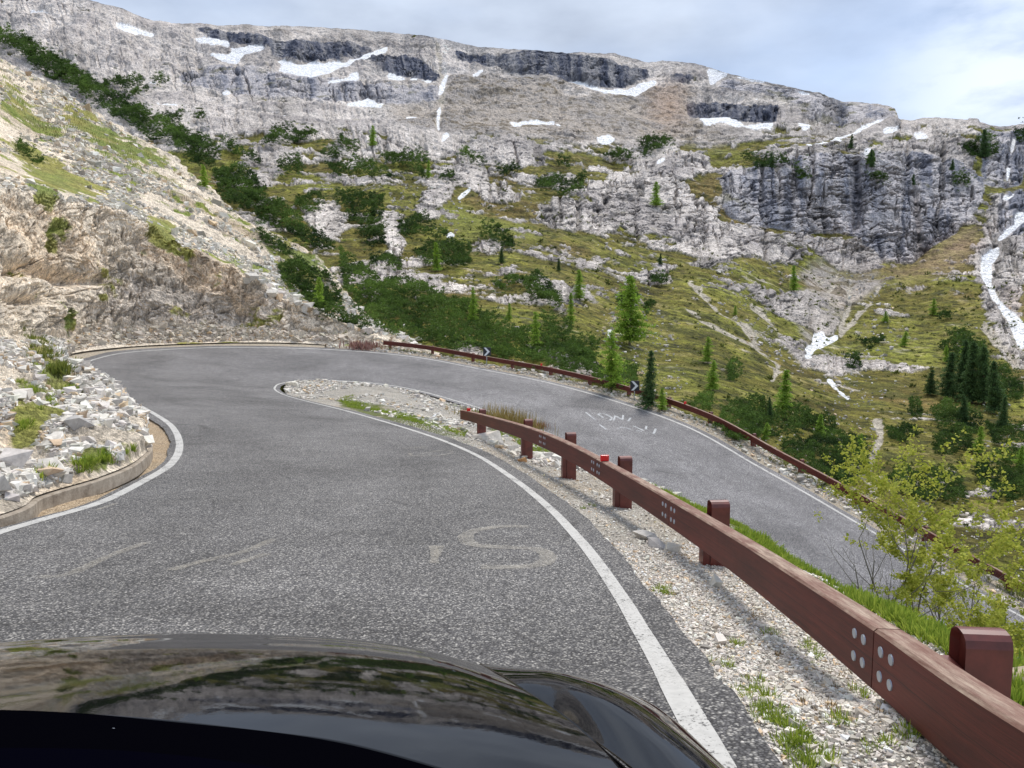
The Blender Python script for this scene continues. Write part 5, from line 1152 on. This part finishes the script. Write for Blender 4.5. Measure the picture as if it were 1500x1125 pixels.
p, d, n, dz = frame_at(path, cum, s_at(684), SG); reflector(p, d, n, 'small red reflector on the far end of the near guardrail', w=.05, h=.085)
p, d, n, dz = frame_at(path, cum, s_at(880), SG); reflector(p, d, n, 'bright red reflector standing on the middle of the near beam', w=.055, h=.08)
# outer guardrail of the lower leg
tt_ = np.linspace(20.5, NK-1.3, 1200); op = road_pt(tt_, 1.25, 1); opx, opy = proj(op)
st = int(np.argmax(opx > 561)); op = op[st:]
op[:, 2] += .56
ocum = np.concatenate([[0], np.cumsum(np.linalg.norm(np.diff(op, axis=0), axis=1))])
orail = empty('guardrail', (0, 0, 0), 'long red brown guardrail along the outer edge of the lower road', 'guardrail')
L_ = 2.85; s_ = 0.0; SGO = -1
while s_+L_*2 < ocum[-1]:
    ss = np.linspace(s_+.004, s_+L_*2-.004, 20); build_beam(orail, np.stack([np.interp(ss, ocum, op[:, k]) for k in range(3)], -1), SGO)
    s_ += L_*2
k = 0
while .4+k*L_ < s_-.2:
    p, d, n, dz = frame_at(op, ocum, .4+k*L_, SGO); post(orail, p, d, n, p.z-.58, detailed=False, top=.03); k += 1
opx, opy = proj(op)
for X_, lab in ((792, 'dull red reflector on the outer rail left of the tall larch'), (1003, 'dull red reflector on the outer rail right of the black spruce')):
    p, d, n, dz = frame_at(op, ocum, ocum[int(np.argmin(np.abs(opx-X_)))], SGO); reflector(p, d, n, lab, w=.07, h=.13)

# ---------------------------------------------------------------- arrow signs
M_black = mat('sign_black', (.02, .024, .035), .5); M_white = mat('sign_white', (.75, .80, .86), .5); M_pole = mat('galvanised_pole', (.38, .40, .42), .5, metal=.6)
def chevron(px, pyc, basex, basey, label):
    i = int(np.argmin(np.abs(opx-basex))); q = Vector(op[i]); q.z -= .56
    dirv = -q.copy(); dirv.z = 0; dirv.normalize(); q = q+dirv*.42
    ctr = Vector(P(px, pyc, q.y)); hgt = ctr.z-q.z
    e = empty('arrow_sign', q, label, 'road sign', 'arrow signs along the outer guardrail')
    f = -q.copy(); f.z = 0; f.normalize(); r_ = Vector((-f.y, f.x, 0)); up = Vector((0, 0, 1)); off = ctr-q; off.z = 0
    mb = MB(); mb.cyl((0, 0, -.2), (off.x*.3, off.y*.3, hgt+.2), .028, .028, 10); mb.build('pole', M_pole, e)
    c = Vector((off.x*.3, off.y*.3, hgt))+f*.04; w = .235; h = .26
    mb = MB(); mb.box(c, r_, f, up, -w, w, 0, .02, -h, h); mb.build('panel', M_black, e, bevel=.01)
    c = c+f*.0225; t = .13
    pr = [(-.19, h-.02), (-.19+t, h-.02), (.175, 0), (-.19+t, -h+.02), (-.19, -h+.02), (.02, 0)]
    v = [c+r_*x+up*z for (x, z) in pr]+[c+f*.004+r_*x+up*z for (x, z) in pr]
    mb = MB(); mb.add(v, [(0, 1, 2, 5), (5, 2, 3, 4), (11, 8, 7, 6), (10, 9, 8, 11)]+[(i, (i+1) % 6, 6+(i+1) % 6, 6+i) for i in range(6)]); mb.build('arrow', M_white, e)
chevron(715, 515, 713, 533, 'first black sign with white right arrow, in front of the roadside thicket')
chevron(932.5, 565, 929, 587, 'second black sign with white right arrow, beside the blackish spruce')

# ---------------------------------------------------------------- shrubs near the road
def branch_shrub(base, n_stems, height, lean, spread, leaf_n, leaf_s, seed, label, leafcol, rstem=.018, name='alder_bush', leaf_lo=.56):
    rg = random.Random(seed); e = empty(name, base, label, 'bush', None); mb = MB(); tips = []
    def grow(p, d, L, r, lev):
        seg = 5; cur = p.copy(); dd = d.copy()
        for k in range(seg):
            dd = (dd+Vector((rg.gauss(0, .13), rg.gauss(0, .13), rg.gauss(.03, .07)))).normalized(); nx = cur+dd*L/seg
            mb.cyl(cur, nx, r*(1-k/seg*.6), r*(1-(k+1)/seg*.6), 6 if lev < 2 else 4, False)
            if lev < 3 and k > 0:
                for _ in range(rg.choice([0, 1, 1, 2]) if lev < 2 else rg.choice([0, 1, 1])):
                    a = rg.uniform(0, 6.28); o = dd.orthogonal(); o.rotate(__import__('mathutils').Quaternion(dd, a)); nd = (dd*.8+o*rg.uniform(.35, .85)).normalized()
                    grow(nx, nd, L*rg.uniform(.38, .6), r*.5*(1-k/seg*.5), lev+1)
            cur = nx
            if lev >= 1: tips.append((cur.copy(), dd.copy()))
    for s_ in range(n_stems):
        a = rg.uniform(0, 6.28); b0 = Vector((rg.uniform(-1, 1)*spread*.25, rg.uniform(-1, 1)*spread*.25, -.05))
        d = (Vector((math.cos(a)*.27, math.sin(a)*.27, 1))+Vector(lean)*rg.uniform(.4, 1.3)).normalized()
        grow(b0, d, height*rg.uniform(.55, 1.0), rstem*rg.uniform(.6, 1.1), 0)
    mb.build('branches', M_twig, e)
    top = max(t[0].z for t in tips); cand = [t for t in tips if t[0].z > top*leaf_lo]
    n = leaf_n; idx = [rg.randrange(len(cand)) for _ in range(n)]
    C = np.array([tuple(cand[i][0]) for i in idx])+rng.normal(0, .022*height/2, (n, 3))
    a = sphere_dirs(n, -.5); b = np.cross(a, sphere_dirs(n, -1)); b /= np.maximum(np.linalg.norm(b, axis=1, keepdims=True), 1e-6)
    s_ = leaf_s*rng.uniform(.6, 1.25, (n, 1)); nn = np.cross(a, b)
    V = np.stack([C, C+a*s_*.35+b*s_*.38+nn*s_*.1, C+a*s_*.8+b*s_*.28, C+a*s_*1.08, C+a*s_*.8-b*s_*.28, C+a*s_*.35-b*s_*.38+nn*s_*.1], 1).reshape(-1, 3)
    k = rng.random((n, 1, 1)); c = np.array(leafcol[0])*(1-k)+np.array(leafcol[1])*k; c = np.broadcast_to(c, (n, 6, 3))
    link('leaves', np_mesh('leaves', V, np.arange(n*6).reshape(-1, 6), {'Col': c.reshape(-1, 3)}), M_leaf, e)
    return e
M_twig = mat('twig_bark', (.16, .14, .12), .9); t_ = NT(M_twig); t_.color(t_.mix(t_.noise(12, 5, .7), (.10, .085, .075), (.26, .24, .21)))
AL = ((.30, .36, .045), (.56, .56, .11))
def base_under(px, D, which='island'):
    q = P(px, 900, D); z = down(q[0], q[1], which, 5); return Vector((q[0], q[1], z if z is not None else q[2]))
for (px, D, ns, hg, lean, ln, lab) in [
    (1310, 9.0, 9, 1.95, (-.03, .1, 0), 2300, 'leftmost leafy alder bush with bare lower stems on the bank behind the guardrail'),
    (1385, 9.4, 9, 1.9, (.02, .1, 0), 3000, 'middle yellow green alder bush rising above the lower road'),
    (1450, 8.6, 7, 1.5, (.22, .0, 0), 2700, 'alder bush leaning to the right above the nearest post'),
    (1530, 9.8, 7, 1.85, (.05, .1, 0), 2600, 'alder bush partly cut off by the right edge'), (1400, 11.3, 5, 1.95, (.05, .1, 0), 2600, 'dense alder bush behind the others, close to the lower road')]:
    b = base_under(px, D); print('alder', b, proj(np.array(b)))
    branch_shrub(b, ns, hg, lean, 1.0, int(ln*2.3), .036, px, lab, AL)
# dry straw coloured shrub and flowering heaths
def stalk_bush(px, py, n, H, spread, label, c0, c1, which, cat='shrub', name='dry_shrub', wid=.012):
    h = hit(px, py, which); 
    if h is None: return
    C = np.array([h[0]]*n)+np.stack([rng.normal(0, spread, n), rng.normal(0, spread*.6, n), np.zeros(n)], -1)
    for i in range(n):
        z = down(C[i, 0], C[i, 1], h[2], 60)
        if z is not None: C[i, 2] = z
    a = rng.uniform(0, 6.28, n); lean = rng.uniform(.1, .8, n); L = rng.uniform(.4, 1.1, n)*H
    d = np.stack([np.cos(a)*lean, np.sin(a)*lean, np.ones(n)], -1); d /= np.linalg.norm(d, axis=1, keepdims=True)
    s_ = np.stack([-np.sin(a), np.cos(a), 0*a], -1)*wid; T1 = C+d*L[:, None]*.6; T2 = C+d*L[:, None]
    V = np.stack([C-s_, C+s_, T1+s_, T2, T1-s_], 1).reshape(-1, 3); k = rng.random((n, 1, 1)); c = np.broadcast_to(np.array(c0)*(1-k)+np.array(c1)*k, (n, 5, 3))
    o = link(name, np_mesh(name, V-np.array(h[0]), np.arange(n*5).reshape(-1, 5), {'Col': c.reshape(-1, 3)}), M_grass); o.location = h[0]
    return tag(o, label, cat)
stalk_bush(752, 628, 700, .85, .55, 'straw coloured leafless shrub behind the far half of the near rail', (.22, .17, .05), (.44, .34, .14), ('island',), wid=.009)
stalk_bush(715, 616, 420, .45, .5, 'low olive shrub left of the straw coloured one', (.18, .16, .04), (.30, .26, .08), ('island',))
stalk_bush(782, 628, 240, .4, .3, 'reddish brown shrub behind the second farthest post', (.22, .08, .05), (.36, .22, .12), ('island',))
stalk_bush(796, 620, 60, .3, .2, 'small pinkish flowering shrub beside the lower road kerb', (.30, .10, .12), (.42, .2, .22), ('island',), name='heather')
stalk_bush(662, 586, 380, .42, .35, 'left cushion of pink heather at the edge of the island', (.30, .10, .13), (.46, .22, .26), ('island',), name='heather', wid=.014)
stalk_bush(688, 590, 420, .42, .4, 'right cushion of pink heather at the edge of the island', (.30, .10, .13), (.46, .22, .26), ('island',), name='heather', wid=.014)
stalk_bush(532, 510, 260, .55, .5, 'pinkish bush at the roadside before the outer guardrail begins', (.22, .11, .10), (.38, .24, .20), ('hill', 'outer', 'mount'), name='heather', wid=.03)
stalk_bush(1488, 968, 160, .16, .12, 'pink flowers in the grass behind the nearest post', (.45, .14, .22), (.6, .3, .36), ('island',), name='heather', wid=.006)
stalk_bush(850, 640, 120, .3, .3, 'low olive cushion on the island beside the kerb', (.16, .14, .04), (.28, .24, .08), ('island',), name='low_shrub')

# ---------------------------------------------------------------- car, seen over its bonnet
M_paint = mat('black_car_paint', (.004, .004, .005), .03, spec=.5)
t_ = NT(M_paint); t_.bump(t_.noise(22, 5, .65), .02, .006); t_.l.new(t_.ramp(t_.noise(260, 3, .6), [(.68, .015), (.76, .2)]), t_.b.inputs['Roughness'])
M_trim = mat('black_plastic_trim_shaded', (.001, .001, .002), .8, spec=0.0); M_dash = mat('dashboard_vinyl_shaded', (.001, .001, .003), .8, spec=0.0)  # near-black base also carries the cabin's shade, as no roof is built
car = empty('car', (-.45, 1.2, -1.5), 'black car seen from its own cabin with a glossy bonnet', 'car'); car.location = (0, 0, 0)
# rows from the nose back to the windscreen, columns left to right
HD = [
 [('w', -1.35, 2.02, -1.12), ('w', -1.0, 2.12, -1.12), (270, 1010, 2.12), (500, 1015, 2.08), (640, 1025, 1.98), (715, 1035, 1.88)],
 [(-330, 985, 1.80), (0, 949, 1.97), (270, 935, 1.99), (500, 943, 1.96), (630, 962, 1.88), (706, 982, 1.79)],
 [(-350, 985, 1.70), (0, 941, 1.88), (270, 928, 1.90), (500, 935, 1.87), (630, 954, 1.80), (704, 974, 1.73)],
 [(-380, 1000, 1.60), (0, 948, 1.70), (270, 937, 1.72), (500, 946, 1.70), (640, 965, 1.64), (742, 999, 1.56)],
 [(-400, 1015, 1.45), (0, 965, 1.50), (270, 960, 1.52), (500, 975, 1.50), (680, 1000, 1.44), (812, 1050, 1.36)],
 [(-420, 1030, 1.25), (0, 1000, 1.28), (270, 1003, 1.30), (500, 1025, 1.28), (720, 1060, 1.22), (905, 1115, 1.14)],
 [(-430, 1045, 1.10), (0, 1034, 1.12), (260, 1048, 1.12), (500, 1080, 1.10), (760, 1130, 1.06), (985, 1180, .99)],
 [(-430, 1058, 1.04), (0, 1048, 1.05), (250, 1068, 1.05), (500, 1101, 1.03), (790, 1160, 1.0), (1030, 1220, .94)],
 [(-430, 1075, 1.04), (0, 1064, 1.05), (250, 1084, 1.05), (500, 1117, 1.03), (790, 1176, 1.0), (1030, 1236, .94)]]
# the bonnet's own pressing: columns from its front edge back to the windscreen, flattening towards the rear
fr = [(-350, 985, 1.70), (-170, 955, 1.82), (0, 941, 1.88), (135, 932, 1.90), (270, 928, 1.90), (400, 930, 1.89), (500, 935, 1.87), (570, 943, 1.84), (630, 954, 1.80), (704, 974, 1.73)]
bk = [(-430, 1.30), (-215, 1.32), (0, 1.325), (125, 1.29), (250, 1.25), (375, 1.215), (500, 1.18), (640, 1.11), (790, 1.03), (1030, .95)]
zf = [P(*q)[2] for q in fr]
def bon(k, t):
    D0 = fr[k][2]; D_ = D0+(bk[k][1]-D0)*t; dl = D0-D_; z = zf[k]+.325*dl-.195*dl*dl
    px = np.interp(-D_, [-1.73, -1.56, -1.36, -1.14, -.95], [704, 742, 812, 905, 1030]) if k == 9 else fr[k][0]+(bk[k][0]-fr[k][0])*t
    x = P(px, 450+1127*(-z)/D_, D_); x[2] = z; return ('w', *x)
HD = [[('w', *(P(q[0], q[1], q[2])+np.array([0, .17, -.24]))) for q in fr], [('w', *(P(q[0], q[1], q[2])+np.array([0, .085, -.06]))) for q in fr]]+[[bon(k, t) for k in range(10)] for t in (0, .14, .28, .42, .56, .70, .85, 1.0)]
def car_panel(name, rows, nu=140, nv=90, solid=.006, fit=False):
    K = [[W(x) for x in r] for r in rows]
    if fit:   # one smooth pressed surface through the keys, the nose row left as it is
        Q = np.array(K[1:-1]).reshape(-1, 3); B = lambda X, Y: np.stack([X**i*Y**j for i in range(4) for j in range(4) if i+j <= 3], -1)
        co = np.linalg.lstsq(B(Q[:, 0], Q[:, 1]), Q[:, 2], rcond=None)[0]
        for r_ in K[1:-1]:
            for q in r_: q[2] = .25*q[2]+.75*float(B(np.array([q[0]]), np.array([q[1]]))[0]@co)
    g = sheet(K, nv, nu)
    o = link(name, np_mesh(name, g, grid_faces(nv, nu), smooth=True), M_paint, car)
    nz = grid_normals(g)[nv//2, nu//2]
    md = o.modifiers.new('solid', 'SOLIDIFY'); md.thickness = solid; md.offset = -1 if nz[2] > 0 else 1
    return o
car_panel('bonnet', HD)
FD = [
 [(722, 1036, 1.87), (760, 1030, 1.86), (840, 1050, 1.78), (930, 1095, 1.64), (985, 1150, 1.54), (1010, 1260, 1.5)],
 [(707, 979, 1.76), (750, 985, 1.72), (810, 994, 1.66), (880, 1010, 1.58), (935, 1040, 1.50), (965, 1110, 1.46)],
 [(706, 974, 1.72), (770, 979, 1.67), (830, 989, 1.60), (900, 1008, 1.50), (960, 1040, 1.42), (985, 1120, 1.40)],
 [(748, 997, 1.55), (800, 984, 1.54), (870, 996, 1.48), (940, 1026, 1.40), (1000, 1068, 1.33), (1020, 1150, 1.31)],
 [(819, 1049, 1.35), (860, 1016, 1.36), (920, 1024, 1.33), (985, 1060, 1.28), (1050, 1116, 1.23), (1075, 1200, 1.21)],
 [(912, 1114, 1.13), (950, 1082, 1.16), (1010, 1090, 1.16), (1075, 1140, 1.14), (1130, 1200, 1.10), (1160, 1300, 1.08)],
 [(993, 1180, .98), (1040, 1165, 1.0), (1110, 1185, 1.0), (1180, 1240, 1.0), (1240, 1320, .98), (1275, 1450, .97)],
 [(1040, 1225, .92), (1100, 1230, .92), (1180, 1260, .92), (1260, 1330, .92), (1330, 1420, .91), (1370, 1560, .90)]]
car_panel('fender', FD, 110, 90)
# cowl below the windscreen, dashboard top and the rounded hood of the dials
mb = MB(); K = [W(('w', -1.5, 1.05, -.62)), ]
def strip(name, rows, m, smooth=True):
    g = sheet([[W(x) for x in r] for r in rows], 60, 60); o = link(name, np_mesh(name, g, grid_faces(60, 60), smooth=smooth), m, car)
    md = o.modifiers.new('solid', 'SOLIDIFY'); md.thickness = .01; md.offset = 0; return o
strip('cowl', [[(-500, 1080, 1.42), (0, 1080, 1.43), (250, 1100, 1.37), (500, 1138, 1.30), (790, 1225, 1.14), (1030, 1280, 1.04)], [(-500, 1044, 1.29), (0, 1045, 1.30), (250, 1063, 1.235), (500, 1095, 1.165), (790, 1180, 1.02), (1030, 1232, .93)],
               [(-500, 1075, .99), (0, 1066, .99), (250, 1082, .99), (500, 1114, .97), (790, 1176, .94), (1030, 1240, .9)],
               [(-500, 1120, .86), (0, 1110, .86), (250, 1120, .86), (500, 1150, .85), (790, 1205, .83), (1030, 1262, .8)]], M_trim)
strip('dashboard', [[(-520, 1125, .84), (0, 1116, .84), (250, 1124, .84), (500, 1154, .83), (790, 1210, .81), (1030, 1265, .78)],
                    [(-520, 1120, .74), (0, 1112, .74), (250, 1122, .74), (500, 1160, .73), (790, 1220, .72), (1030, 1280, .70)],
                    [(-520, 1300, .55), (0, 1300, .55), (250, 1305, .55), (500, 1320, .55), (790, 1350, .55), (1030, 1400, .53)],
                    [(-700, 2200, .50), (0, 2200, .50), (250, 2200, .50), (500, 2200, .50), (790, 2200, .50), (1030, 2200, .48)]], M_dash)
M_dial = mat('blue_grey_plastic', (.008, .014, .035), .5, spec=.1)
mb = MB(); c = Vector(P(166, 1071, 1.0)); mb.cyl(c, c+Vector((0, -.01, .001)), .0045, .0045, 12); mb.build('washer_jet', M_bolt, car)
